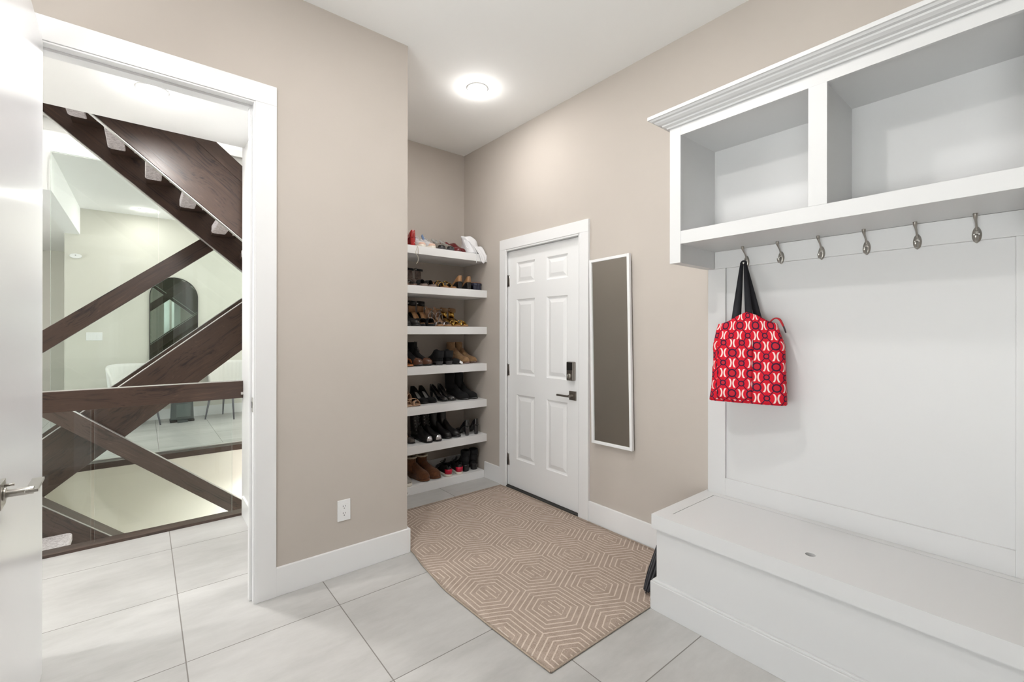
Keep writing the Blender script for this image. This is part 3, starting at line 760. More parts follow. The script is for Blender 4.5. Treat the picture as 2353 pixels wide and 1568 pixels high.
def sole_bm(l, th, grow=1.04, top=None):
    bm = bmesh.new(); rings = []
    for t in TS:
        w_ = l.hw(t) * grow + 0.001; z0 = l.base(t) - th if l.heel > 0.02 or l.plat else 0.0
        z1 = l.base(t) + (top or 0.0) + (th if not (l.heel > 0.02 or l.plat) else 0)
        y = l.y(t) + (0.003 if t < 0.5 else -0.003) * grow
        c = l.cx(t)
        rings.append([(c - w_, y, z0 + .001), (c - w_ * .9, y, z0), (c + w_ * .9, y, z0), (c + w_, y, z0 + .001), (c + w_, y, z1), (c - w_, y, z1)])
    loft(bm, rings); return bm
def upper_bm(l, H, z0=0.0, open_=None, rim=None, n=16, puff=1.0):
    """H(t) top height; open_=(t0,t1) opening; rim(t) wall height in the opening"""
    bm = bmesh.new(); rings = []; 
    for t in TS:
        r = []
        for k in range(n + 1):
            a = PI * k / n; inop = open_ and open_[0] < t < open_[1]
            ca, sa = math.cos(a), math.sin(a)
            h = H(t)
            if inop:
                rh = rim(t); lim = n // 4
                kk = min(k, n - k); f = min(1.0, kk / lim); z = rh * f; u = 1.0 - 0.10 * f - 0.12 * f * (rh / 0.06)
                u = u if k < n / 2 else -u
                if kk > lim: u = u * max(0.0, 1 - (kk - lim) / (n / 2 - lim)) ; z = rh
                r.append(l.p(t, u * puff, z0 + z))
            else:
                u = math.copysign(abs(ca) ** 0.75, ca); r.append(l.p(t, u * puff, z0 + h * sa ** 0.8))
        rings.append(r)
    lim = n // 4
    def skip(i, k):
        if not open_: return False
        tm0, tm1 = TS[i], TS[i + 1]
        return tm0 > open_[0] - 1e-6 and tm1 < open_[1] + 1e-6 and lim <= k < n - lim and (open_[0] < tm0 or open_[0] < tm1)
    loft(bm, rings, False, False, False, 0, skip)
    return bm
def solid(o, th=0.0025):
    s = o.modifiers.new('thick', 'SOLIDIFY'); s.thickness = th; s.offset = -1; return o
def sub(o, k=1):
    s = o.modifiers.new('smooth', 'SUBSURF'); s.levels = k; s.render_levels = k; return o
def band(bm, l, t, h, wd, z0=0.0, tw=0.0, lean=0.0, n=12, th=0.003, grow=1.05):
    """strap across the foot at t"""
    rings = []
    for k in range(n + 1):
        a = PI * k / n; ca, sa = math.cos(a), math.sin(a)
        tt = min(0.99, max(0.01, t + tw * ca)); p = l.p(tt, 0, z0); hw_ = l.hw(tt) * grow
        c = p + Vector((hw_ * math.copysign(abs(ca) ** .8, ca), -lean * sa, h * sa ** .9))
        nrm = Vector((ca, 0, sa)) * th
        d = Vector((0, wd / 2, 0))
        rings.append([c - d, c + d, c + d + nrm, c - d + nrm])
    loft(bm, rings); bmesh.ops.recalc_face_normals(bm, faces=bm.faces[:])
def ring_strap(bm, c, rx, ry, wd, th=0.003, n=20, tilt=0.0):
    rings = []
    for k in range(n):
        a = 2 * PI * k / n; d = Vector((math.cos(a), math.sin(a), 0)); p = Vector((c[0] + rx * d.x, c[1] + ry * d.y, c[2] + tilt * d.y))
        rings.append([p - Vector((0, 0, wd / 2)), p + Vector((0, 0, wd / 2)), p + d * th + Vector((0, 0, wd / 2)), p + d * th - Vector((0, 0, wd / 2))])
    rings.append(rings[0]); loft(bm, rings, True, False, False); bmesh.ops.recalc_face_normals(bm, faces=bm.faces[:])
def heel_block(bm, l, w0=0.030, w1=0.022, d0=0.036, d1=0.024, back=0.004, sti=False):
    if sti: w1, d1 = 0.009, 0.010
    h = l.base(0.08); rings = []
    for k in range(7):
        s = k / 6; z = h * (1 - s); ww = w0 + (w1 - w0) * (s ** (0.45 if sti else 1)); dd = d0 + (d1 - d0) * (s ** (0.45 if sti else 1)); yb = l.y(0.0) - back * s - 0.004
        c = l.cx(0.08)
        rings.append([(c + ww * math.cos(2 * PI * j / 12), yb - dd / 2 - 0.0 + dd / 2 * 1.1 * math.sin(2 * PI * j / 12) * (1), z) for j in range(12)])
    loft(bm, rings); bmesh.ops.recalc_face_normals(bm, faces=bm.faces[:])
def laces(bm, l, t0, t1, H, n=5, r=0.0022, wd=0.5):
    for i in range(n):
        t = t0 + (t1 - t0) * i / (n - 1); t2 = t0 + (t1 - t0) * (i + 0.7) / (n - 1)
        for s in (-1, 1):
            pts = []
            for k in range(5):
                u = k / 4; tt = t + (t2 - t) * u; x = s * wd * (1 - 2 * u)
                pts.append(l.p(tt, x, H(tt) * (1 - abs(x) ** 2) ** .4 * 0.98 + 0.004))
            tube(bm, pts, r, 6)
def shoe_mats(c, rough=0.5, sheen=0, coat=0, nm=None, var=0.0):
    return mat(nm or 'shoe_%d_%d_%d_%d' % (c[0] * 999, c[1] * 999, c[2] * 999, rough * 100), c, rough, 0, 0.5, var, 60, 0.12, 400, coat, sheen)

def make_sneaker(name, label, cat, col, solec, accent, lacec, foot, toe=None, tongue=None, grp=None, H0=0.062, low=False, heeltab=None, solecm=0.022, toeq=.80):
    t = thing(name, label, cat, group=grp); l = Last(0.262, 0.086, foot=foot)
    H = lambda q: ip([(0, 0.050), (0.06, H0 + .012), (0.2, H0 + 0.006), (0.36, H0 + 0.010), (0.5, 0.072 if not low else .056), (0.68, 0.052), (0.84, 0.040), (0.95, 0.026), (1, 0.008)], q)
    link('sole', sole_bm(l, solecm, 1.07), solec, t)
    sub(solid(link('upper', upper_bm(l, H, solecm - .002, (0.03, 0.45), lambda q: ip([(0, H0 + .01), (0.1, H0 + .006), (0.22, H0 - .012), (0.45, H0 + .008)], q)), col, t, True), 0.004))
    bm = bmesh.new(); G = []
    for i in range(7):
        q = 0.62 - 0.28 * i / 6; G.append([l.p(q, u * 0.45, H(q) * (1 - 0.25 * abs(u)) + solecm + 0.003 + 0.038 * (i / 6) ** 2) for u in (-1, -.5, 0, .5, 1)])
    loft(bm, G, False, False, False); sub(solid(link('tongue', bm, tongue or accent, t, True), 0.006))
    bm = bmesh.new(); laces(bm, l, 0.46, 0.66, lambda q: H(q) + solecm, 5, 0.0024, 0.42)
    tube(bm, [l.p(0.45, 0, H(.45) + solecm + .006), l.p(0.40, .5, H(.45) + solecm + .022), l.p(0.50, .8, H(.5) + solecm + .008), l.p(.47, .1, H(.47) + solecm + .006)], 0.002, 6)
    link('laces', bm, lacec, t, True)
    if toe:
        l2 = Last(0.262, 0.086, foot=foot); bm = bmesh.new(); R = []
        for q in (toeq, toeq * .75 + .25, toeq * .5 + .5, toeq * .25 + .75, 0.985, 1.0):
            R.append([l2.p(q, math.copysign(abs(math.cos(PI * k / 10)) ** .75, math.cos(PI * k / 10)) * 1.04, solecm + (H(q) + .003) * math.sin(PI * k / 10) ** .8 * (1 if toeq < .85 else .8)) + Vector((0, -0.002, 0)) for k in range(11)])
        loft(bm, R, False, False, False); link('toe_cap', bm, toe, t, True)
    for s in (-1, 1):
        bm = bmesh.new()
        pts = [l.p(0.50, s * 0.93, solecm + 0.048), l.p(0.58, s * 1.0, solecm + .030), l.p(0.70, s * 1.02, solecm + 0.012)]
        tube(bm, pts, 0.006, 8, 0, True, 0.4)
        link('side_overlay', bm, accent, t, True)
    if heeltab:
        bm = bmesh.new(); R = []
        for q in (0.0, 0.015, 0.04, 0.08, 0.13):
            R.append([l.p(q, s * 1.03, z) + Vector((0, .002, 0)) for s in (-1,) for z in (solecm, solecm + .02, solecm + .045)])
        R2 = []
        for q in (0.13, 0.08, 0.04, 0.015, 0.0): R2.append([l.p(q, -1.05, z) + Vector((0, .0035, 0)) for z in (solecm, solecm + .022, solecm + .040)])
        for q in (0.0, 0.015, 0.04, 0.08, 0.13): R2.append([l.p(q, 1.05, z) + Vector((0, .0035, 0)) for z in (solecm, solecm + .022, solecm + .040)])
        loft(bm, R2, False, False, False); solid(link('heel_counter', bm, heeltab, t, True), -0.002)
    return t

def make_pump(name, label, cat, col, inside, foot, heel=0.085, sti=True, pointy=True, soler=None, grp=None, strap=None, low=False, flat=False, peep=False):
    t = thing(name, label, cat, group=grp); h = 0.008 if flat else heel
    l = Last(0.245, 0.078, heel=h if not flat else 0.004, plat=0.006, pointy=pointy, foot=foot)
    link('sole', sole_bm(l, 0.005, 0.98), soler or M['black'], t)
    H = lambda q: ip([(0, 0.052), (0.1, 0.052), (0.4, 0.03), (0.62, 0.044), (0.74, 0.046), (0.86, 0.036), (0.95, 0.024), (1, 0.008)], q)
    rim = lambda q: ip([(0, 0.056), (0.06, 0.056), (0.18, 0.040), (0.35, 0.026), (0.55, 0.026), (0.68, 0.040)], q)
    sub(solid(link('upper', upper_bm(l, H, 0.0, (0.02, 0.70), rim), col, t, True), 0.002))
    bm = bmesh.new(); G = [[l.p(q, u * 0.9, 0.002) for u in (-1, 0, 1)] for q in TS[2:-3]]
    loft(bm, G, False, False, False); link('insole', bm, inside, t, True)
    bm = bmesh.new()
    if flat: tube(bm, [l.p(.02, 0, -.002) + Vector((0, -.02, 0)), Vector((0, -0.025, 0))], 0.024, 14)
    else: heel_block(bm, l, 0.022 if sti else .026, 0.02, 0.034, 0.028, 0.012 if sti else 0.0, sti)
    link('heel', bm, col if not soler else soler, t, True)
    if strap:
        bm = bmesh.new(); ring_strap(bm, (0, l.y(.14), l.base(.1) + 0.085), 0.030, 0.036, 0.020, 0.003); link('ankle_strap', bm, strap, t, True)
    return t

def make_sandal(name, label, cat, solec, inside, strapc, foot, heel=0.06, block=True, bands=((0.72, .030, .022), (0.60, .040, .016)), ankle=None, ankw=0.018, back=True, trim=None, grp=None, plat=0.010, jewel=None):
    t = thing(name, label, cat, group=grp); l = Last(0.245, 0.082, heel=heel, plat=plat, foot=foot)
    link('sole', sole_bm(l, plat, 1.0), solec, t)
    bm = bmesh.new(); loft(bm, [[l.p(q, u * 0.94, 0.0035) for u in (-1, 0, 1)] for q in TS[1:-1]], False, False, False)
    solid(link('insole', bm, inside, t, True), 0.003)
    if heel > 0.012:
        bm = bmesh.new(); heel_block(bm, l, 0.027 if block else .02, 0.024, 0.042 if block else .03, 0.034, 0.0, not block); link('heel', bm, solec, t, True)
    for i, (q, hh, wd) in enumerate(bands):
        bm = bmesh.new(); band(bm, l, q, hh, wd, 0.0, (0.05 if i % 2 else -0.05)); link('strap', bm, strapc, t, True)
    if jewel:
        bm = bmesh.new()
        for i, (q, hh, wd) in enumerate(bands):
            for k in range(1, 8):
                a = PI * k / 8; p = l.p(q, 0, 0) + Vector((l.hw(q) * 1.08 * math.cos(a), 0, hh * math.sin(a) + .004))
                bmesh.ops.create_uvsphere(bm, u_segments=8, v_segments=5, radius=0.0055 + 0.002 * (k % 2), matrix=Matrix.Translation(p))
        link('jewels', bm, jewel, t, True)
    if back:
        bm = bmesh.new(); R = []
        for k in range(9):
            a = PI * k / 8; q = 0.02 + 0.12 * (1 - math.sin(a)); s = math.cos(a)
            p0 = Vector((l.cx(q) + s * l.hw(.12) * 1.0, l.y(q) + 0.0, l.base(q))); R.append([p0, p0 + Vector((0, 0.003, (0.070 + 0.034 * math.sin(a) ** 4) if ankle else 0.045))])
        loft(bm, R, False, False, False); solid(link('heel_cup', bm, inside, t, True), 0.003)
    if ankle:
        bm = bmesh.new(); ring_strap(bm, (0, l.y(.13), l.base(.08) + 0.080), 0.031, 0.036, ankw, 0.003, 20, 0.006); o = link('ankle_strap', bm, ankle, t, True)
        bm = bmesh.new(); sbx(bm, -0.040, -0.033, l.y(.13) - .008, l.y(.13) + .008, l.base(.08) + .074, l.base(.08) + .086); link('buckle', bm, M['steel'], o)
    return t

def make_boot(name, label, cat, col, solec, foot, shaft=0.16, heel=0.03, L=0.262, W=0.083, fat=1.0, collar=None, lace=None, toe=None, stud=None, pointy=False, flare=0.0, plat=0.012, fold=False, tab=None, hmat=None, grp=None, lean=0.0, slit=False, toeq=None):
    t = thing(name, label, cat, group=grp); l = Last(L, W, heel=heel, plat=plat, pointy=pointy, foot=foot)
    H = lambda q: fat * ip([(0, 0.070), (0.08, 0.080), (0.2, 0.085), (0.36, 0.098), (0.48, 0.080), (0.62, 0.062), (0.76, 0.054), (0.88, 0.046), (0.96, 0.030), (1, 0.010)], q)
    link('sole', sole_bm(l, plat, 1.05), solec, t)
    if heel > 0.012:
        bm = bmesh.new(); heel_block(bm, l, 0.032, 0.029, 0.055, 0.048, 0.0); link('heel', bm, hmat or solec, t, True)
    bm = upper_bm(l, H, 0.0, None, None, 16, 1.0 * min(1.12, fat))
    hb_ = l.base(0.1); rings = []; n = 20; ztop = shaft
    for i in range(8):
        s = i / 7; z = hb_ + 0.030 + (ztop - hb_ - 0.030) * s
        k = max(0, 1 - s * 2.6)
        rx = (0.036 + flare * s) * fat; ry = (0.043 + 0.022 * k + flare * s) * fat; cy = -0.046 * fat - 0.018 * k + lean * s + 0.010
        rings.append([(rx * math.cos(2 * PI * j / n), cy + ry * math.sin(2 * PI * j / n), z + (0.010 * math.cos(2 * PI * j / n) ** 2 * -1 if (i == 7 and slit) else 0)) for j in range(n)])
    loft(bm, rings, True, False, False)
    solid(link('upper', bm, col, t, True), 0.004)
    cyT = -0.046 * fat + lean + 0.010; rxT = (0.036 + flare) * fat; ryT = (0.043 + flare) * fat
    bm = bmesh.new(); lathe(bm, [(1, 0), (1, 0.001)], 20, 0, Matrix.Translation((0, cyT, ztop - 0.035)) @ Matrix.Diagonal((rxT * .93, ryT * .93, 1, 1)))
    link('lining', bm, mat('dark_boot_lining', (0.02, 0.017, 0.015), 0.95), t)
    if collar:
        bm = bmesh.new(); c = [(rxT * math.cos(2 * PI * j / 24), cyT + ryT * math.sin(2 * PI * j / 24), ztop - 0.002) for j in range(25)]
        tube(bm, c, [0.0085 + 0.0015 * math.sin(j * 2.3) for j in range(25)], 8, 0, False); link('collar', bm, collar, t, True)
    if fold:
        bm = bmesh.new(); R = []
        for zz, g in ((ztop - .045, 1.03), (ztop - .044, 1.16), (ztop - .01, 1.18), (ztop + .002, 1.08), (ztop, 1.0)):
            R.append([(rxT * g * math.cos(2 * PI * j / 20), cyT + ryT * g * math.sin(2 * PI * j / 20), zz) for j in range(20)])
        loft(bm, R, True, False, False); link('folded_cuff', bm, col, t, True)
    if lace:
        bm = bmesh.new(); nl = 7
        for i in range(nl):
            s = i / (nl - 1); z = hb_ + 0.075 * fat + (ztop - hb_ - 0.085) * s; yf = cyT - ryT - 0.003 - 0.028 * max(0, 1 - s * 2.2)
            for sg in (-1, 1):
                tube(bm, [(sg * 0.016, yf + .006, z), (0, yf - .002, z + .006), (-sg * 0.016, yf + .006, z + .014)], 0.0022, 6)
        tube(bm, [(0, cyT - ryT - .004, ztop - .012), (-.018, cyT - ryT - .010, ztop), (-.022, cyT - ryT - .006, ztop - .02), (0, cyT - ryT - .004, ztop - .014)], 0.002, 6)
        link('laces', bm, lace, t, True)
    if toe:
        bm = bmesh.new(); R = []
        for q in ((0.76, 0.80, 0.84, 0.88, 0.92, 0.96, 0.985, 1.0) if toeq is None else (toeq, (toeq + 1) / 2, .985, 1.0)):
            R.append([l.p(q, math.copysign(abs(math.cos(PI * k / 10)) ** .75, math.cos(PI * k / 10)) * 1.05, (H(q) + .002) * math.sin(PI * k / 10) ** .8) + Vector((0, -.002, 0)) for k in range(11)])
        loft(bm, R, False, False, False); link('toe_cap', bm, toe, t, True)
    if stud:
        bm = bmesh.new()
        for i in range(6):
            for sg in (-1, 1):
                z = 0.06 + i * 0.026; yf = cyT - ryT * .80 - 0.030 * max(0, 1 - i / 2.5)
                bmesh.ops.create_uvsphere(bm, u_segments=8, v_segments=5, radius=0.0036, matrix=Matrix.Translation((sg * 0.026, yf, z)))
        link('studs', bm, stud, t, True)
    if tab:
        bm = bmesh.new(); tube(bm, [(-rxT - .004, cyT + ryT * .5, ztop - .02), (-rxT - .010, cyT + ryT * .6, ztop - .05), (-rxT - .006, cyT + ryT * .4, ztop - .085)], 0.004, 6)
        link('side_toggle', bm, tab, t, True)
    if slit:
        for sg in (-1, 1):
            bm = bmesh.new(); tube(bm, [(sg * (rxT + .001), cyT, ztop - .015), (sg * (rxT + .001), cyT - .002, ztop - .07)], 0.006, 6, 0, True); link('elastic_gore', bm, mat('black_elastic_gore', (.02, .02, .02), .9), t, True)
    return t

K = lambda r, g, b, **k: shoe_mats((r, g, b), **k)
C_red = shoe_mats((0.38, 0.010, 0.012), 0.12, coat=1.0); C_oxb = shoe_mats((0.13, 0.012, 0.014), 0.25, coat=.5)
C_wht = shoe_mats((0.66, 0.65, 0.66), 0.6); C_pch = shoe_mats((0.72, 0.50, 0.40), 0.6); C_blu = shoe_mats((0.16, 0.24, 0.40), 0.6)
C_tau = shoe_mats((0.27, 0.245, 0.215), 0.85, var=.2); C_dgr = shoe_mats((0.05, 0.048, 0.052), 0.6); C_gry = shoe_mats((0.36, 0.355, 0.34), 0.7)
C_blk = shoe_mats((0.010, 0.009, 0.009), 0.35); C_bsu = shoe_mats((0.008, 0.008, 0.009), 0.95); C_bpa = shoe_mats((0.012, 0.011, 0.013), 0.12, coat=1)
C_tan = shoe_mats((0.36, 0.19, 0.085), 0.45, var=.12); C_cam = shoe_mats((0.30, 0.175, 0.085), 0.9, var=.2, sheen=.2); C_che = shoe_mats((0.13, 0.045, 0.014), 0.9, var=.25, sheen=.2)
C_nud = shoe_mats((0.50, 0.32, 0.21), 0.7); C_gol = mat('gold_metal', (0.65, 0.42, 0.12), 0.25, 1.0); C_sil = mat('silver_leather', (0.62, 0.61, 0.64), 0.22, 0.8)
C_brn = shoe_mats((0.10, 0.040, 0.022), 0.25, coat=.6); C_cog = shoe_mats((0.42, 0.15, 0.045), 0.3, coat=.4); C_crm = shoe_mats((0.62, 0.55, 0.44), 0.95)
C_nvy = shoe_mats((0.018, 0.020, 0.040), 0.4); C_cre = shoe_mats((0.74, 0.70, 0.62), 0.6); C_gun = mat('gunmetal_leather', (0.16, 0.14, 0.13), 0.2, .6)
C_rsn = shoe_mats((0.50, 0.006, 0.035), 0.35); C_tpw = shoe_mats((0.20, 0.15, 0.13), 0.8, var=.3)

LEFT, RIGHT = 'left shoe', 'right shoe'
def place(t, x, yheel, shelf, rz=0.0, tiltx=0.0, dz=0.0):
    t.location = (x, yheel, SZ[shelf] + 0.0008 + dz); t.rotation_euler = (tiltx, 0, rz); return t
def pair(fn, labels, kw, xs, yh, shelf, rz=0.0, dz=0.0, tilt=0.0, jit=0.0, **kk):
    g = kk.get('grp'); 
    for i, (x, lab) in enumerate(zip(xs, labels)):
        k2 = dict(kw); k2['foot'] = 1 if i == 0 else -1
        if g: k2['grp'] = g
        name, cat = kk['name'], kk['cat']
        if abs(rz) < 1: x = x - 0.25 * math.sin(rz)
        place(fn(name, lab, cat, **k2), x, yh + (jit if i else 0), shelf, rz, tilt, dz)
F = 3.600   # heel line for shoes that point out of the alcove
# ---- shelf 0 (top)
pair(make_pump, ['red patent high heel at the left end of the top shelf', 'red patent high heel beside the blue and white sneaker on the top shelf'],
     dict(col=C_red, inside=C_blk, heel=0.075, sti=False, pointy=False, soler=C_red), (1.650, 1.716), 3.375, 0, rz=PI + 0.12, name='high_heel', cat='shoe', grp='red patent heels')
pair(make_sneaker, ['white and blue sneaker next to the red heels on the top shelf', 'white and blue sneaker with peach toe beside the grey sneakers'],
     dict(col=C_wht, solec=C_cre, accent=C_pch, lacec=C_wht, tongue=C_blu, H0=.085, solecm=.016, toe=C_pch, toeq=.90), (1.790, 1.883), F + .01, 0, rz=0.06, name='sneaker', cat='shoe', grp='blue and white sneakers')
pair(make_sneaker, ['taupe hiking sneaker with black toe, the one nearer the white sneakers', 'taupe hiking sneaker with black toe, the one nearer the oxblood boots'],
     dict(col=C_tau, solec=C_dgr, accent=C_gry, lacec=C_gry, toe=C_blk, tongue=C_gry, toeq=.88, solecm=.018), (1.985, 2.075), F + .02, 0, rz=0.12, name='sneaker', cat='shoe', grp='taupe hiking sneakers')
pair(make_boot, ['oxblood leather ankle shoe behind its twin on the top shelf', 'oxblood leather ankle shoe in front of the white drawstring bag'],
     dict(col=C_oxb, solec=C_blk, shaft=0.105, heel=0.03, L=.245, fat=.86), (2.190, 2.282), F + .02, 0, rz=0.42, name='ankle_boot', cat='shoe', grp='oxblood shoes')
# ---- shelf 1
pair(make_sandal, ['dark metallic strappy sandal at the left end of the second shelf', 'dark metallic strappy sandal beside the grey wedge on the second shelf'],
     dict(solec=C_brn, inside=C_gun, strapc=C_gun, heel=0.035, bands=((.74, .03, .02), (.6, .045, .012), (.45, .055, .012)), back=False), (1.665, 1.735), F, 1, rz=0.25, name='sandal', cat='shoe', grp='dark metallic sandals')
pair(make_sandal, ['grey snakeskin wedge sandal, the nearer of the pair on the second shelf', 'grey snakeskin wedge sandal with black strap beside the gold sandals'],
     dict(solec=C_tpw, inside=C_tpw, strapc=C_bsu, heel=0.065, bands=((.68, .045, .045),), ankle=C_bsu, plat=.018), (1.850, 1.935), F, 1, rz=0.34, name='wedge_sandal', cat='shoe', grp='grey wedge sandals')
pair(make_sandal, ['gold jewelled sandal with tan sole beside the grey wedge sandals', 'gold jewelled sandal with tan sole beside the black heels'],
     dict(solec=C_tan, inside=C_tan, strapc=C_bsu, heel=0.02, bands=((.72, .04, .018), (.58, .055, .018)), jewel=C_gol, plat=.008), (2.035, 2.115), F - .01, 1, rz=0.42, name='jewelled_sandal', cat='shoe', grp='gold jewelled sandals')
pair(make_pump, ['brown leather high heel seen from behind, beside the gold sandals', 'brown leather high heel seen from behind, beside the navy wedge'],
     dict(col=C_tan, inside=C_blk, heel=0.060, sti=False, pointy=True, soler=C_blk), (2.170, 2.262), 3.370, 1, rz=PI - 0.05, name='high_heel', cat='shoe', grp='brown leather heels')
pair(make_sandal, ['navy snakeskin mule lying at the right end of the second shelf', 'navy snakeskin mule standing against the right alcove wall'],
     dict(solec=C_nvy, inside=C_cog, strapc=C_nvy, heel=0.045, bands=((.66, .045, .07),), back=False, plat=.02), (2.345, 2.378), 3.375, 1, rz=PI + .05, name='mule', cat='shoe', grp='navy mules')
# ---- shelf 2
pair(make_boot, ['black rubber ankle boot at the left end of the third shelf', 'black rubber ankle boot beside the black strapped heels'],
     dict(col=C_blk, solec=C_blk, shaft=0.150, heel=0.02, slit=True), (1.668, 1.752), F + .01, 2, rz=0.28, name='rubber_boot', cat='boot', grp='black rubber ankle boots')
pair(make_sandal, ['tan insole heel with wide black ankle cuff beside the rubber boots', 'tan insole heel with wide black ankle cuff beside the silver sandals'],
     dict(solec=C_bsu, inside=C_tan, strapc=C_bsu, heel=0.105, bands=((.72, .05, .08),), ankle=C_blk, ankw=.040, plat=.018), (1.840, 1.925), F + .02, 2, rz=0.14, name='high_heel', cat='shoe', grp='heels with black ankle cuffs')
pair(make_sandal, ['nude strappy sandal with silver toe band beside the black cuffed heels', 'nude strappy sandal with silver toe band beside the gold heels'],
     dict(solec=C_tan, inside=C_nud, strapc=C_sil, heel=0.070, block=False, bands=((.74, .03, .035), (.34, .07, .006), (.44, .07, .006)), ankle=C_tan, ankw=.008), (2.005, 2.088), F + .02, 2, rz=0.18, name='strappy_sandal', cat='shoe', grp='nude and silver sandals')
pair(make_sandal, ['gold jewelled heel with tan ankle cuff, left one on the third shelf', 'gold jewelled heel with tan ankle cuff, right one on the third shelf'],
     dict(solec=C_tan, inside=C_gol, strapc=C_gol, heel=0.065, bands=((.76, .035, .02), (.62, .045, .02)), ankle=C_cam, ankw=.034, jewel=C_gol), (2.185, 2.268), F + .02, 2, rz=0.26, name='jewelled_heel', cat='shoe', grp='gold jewelled heels')
# ---- shelf 3
pair(make_sandal, ['cognac leather wedge partly hidden at the left end of the fourth shelf'], dict(solec=C_cog, inside=C_cog, strapc=C_cog, heel=0.06, bands=((.7, .05, .03), (.4, .07, .015))), (1.690,), F - .015, 3, rz=0.1, name='wedge_sandal', cat='shoe')
pair(make_boot, ['black lace-up boot with brown toe cap beside the cognac wedge', 'black lace-up boot with brown toe cap beside the black fur boots'],
     dict(col=C_bsu, solec=C_blk, shaft=0.195, heel=0.025, lace=C_blk, toe=C_brn, fat=1.02), (1.783, 1.870), F + .01, 3, rz=0.32, name='lace_up_boot', cat='boot', grp='black boots with brown toes')
pair(make_boot, ['black slouchy boot lying low in the middle of the fourth shelf', 'black slouchy boot with grey trim in the middle of the fourth shelf'],
     dict(col=C_bsu, solec=C_dgr, shaft=0.120, heel=0.02, fat=1.12, flare=.004), (1.970, 2.062), 3.375, 3, rz=PI - 0.12, name='slouchy_boot', cat='boot', grp='black slouchy boots')
pair(make_pump, ['black suede flat tucked beside the camel boots on the fourth shelf'], dict(col=C_bsu, inside=C_bsu, heel=.01, flat=True, pointy=False), (2.160,), F, 3, rz=0.2, name='flat_shoe', cat='shoe')
pair(make_boot, ['camel suede ankle boot, left one at the right end of the fourth shelf', 'camel suede ankle boot nearest the right alcove wall'],
     dict(col=C_cam, solec=C_brn, shaft=0.190, heel=0.045, pointy=True, W=.084), (2.275, 2.372), F + .03, 3, rz=0.34, name='ankle_boot', cat='boot', grp='camel suede ankle boots', jit=.025)
bm = bmesh.new(); sbx(bm, -0.016, 0.016, -0.0008, 0.0008, 0, 0.024, 0, Matrix.Rotation(0.6, 4, 'Y'))
o = link('price_tag', bm, M['plastic']); o.location = (2.150, 3.338, SZ[3] + .010); o.rotation_euler = (-.5, 0, .2); tag(o, 'small white paper tag on the fourth shelf by the camel boots', 'tag')
# ---- shelf 4
pair(make_sandal, ['nude wide-strap sandal at the left end of the fifth shelf', 'nude wide-strap sandal beside the black peep-toe flats'],
     dict(solec=C_nud, inside=C_nud, strapc=C_nud, heel=0.020, bands=((.84, .030, .030), (.68, .045, .034), (.45, .070, .026), (.27, .085, .024)), ankle=C_nud, ankw=.03), (1.672, 1.752), F - .01, 4, rz=0.18, name='strappy_sandal', cat='shoe', grp='nude wide-strap sandals')
pair(make_pump, ['black suede high heel with pale insole, left one on the fifth shelf', 'black suede high heel with pale insole beside the shiny black pumps'],
     dict(col=C_bsu, inside=C_gry, heel=0.075, sti=False, pointy=False), (1.869, 1.950), F + .02, 4, rz=0.22, name='high_heel', cat='shoe', grp='black suede heels')
pair(make_pump, ['shiny black pointed pump beside the black suede heels', 'shiny black pointed pump beside the tall black ankle boot'],
     dict(col=C_bpa, inside=C_gun, heel=0.080, sti=True, pointy=True), (2.080, 2.160), F + .02, 4, rz=0.32, name='pump', cat='shoe', grp='shiny black pumps')
pair(make_boot, ['tall black suede ankle boot behind its twin on the fifth shelf', 'tall black suede ankle boot at the right end of the fifth shelf'],
     dict(col=C_bsu, solec=C_blk, shaft=0.230, heel=0.045, fat=1.0, flare=.006, pointy=True), (2.262, 2.358), F + .02, 4, rz=0.36, name='ankle_boot', cat='boot', grp='black suede ankle boots')
# ---- shelf 5
pair(make_pump, ['grey metallic pointed pump at the left end of the sixth shelf', 'grey metallic pointed pump beside the studded black boots'],
     dict(col=C_gun, inside=C_tan, heel=0.085, sti=True, pointy=True), (1.664, 1.745), F + .0, 5, rz=0.18, name='pump', cat='shoe', grp='grey metallic pumps')
pair(make_boot, ['black studded boot with silver toe plate, left one on the sixth shelf', 'black studded boot with silver toe plate, right one on the sixth shelf'],
     dict(col=C_blk, solec=C_blk, shaft=0.235, heel=0.025, stud=C_sil, lace=C_blk, toe=C_sil, toeq=.93, flare=.004), (1.855, 1.942), F - .005, 5, rz=0.16, name='studded_boot', cat='boot', grp='black studded boots')
pair(make_boot, ['black smooth leather boot beside the studded boots on the sixth shelf', 'black smooth leather boot beside the black heels on the sixth shelf'],
     dict(col=C_blk, solec=C_blk, shaft=0.235, heel=0.045, fat=1.0), (2.064, 2.155), F + .005, 5, rz=0.30, name='ankle_boot', cat='boot', grp='black leather ankle boots')
pair(make_pump, ['black block heel shoe seen from behind beside the black boots', 'black block heel shoe seen from behind at the right end of the sixth shelf'],
     dict(col=C_bpa, inside=C_blk, heel=0.080, sti=False, pointy=False), (2.245, 2.340), 3.362, 5, rz=PI + .02, name='high_heel', cat='shoe', grp='black block heels')
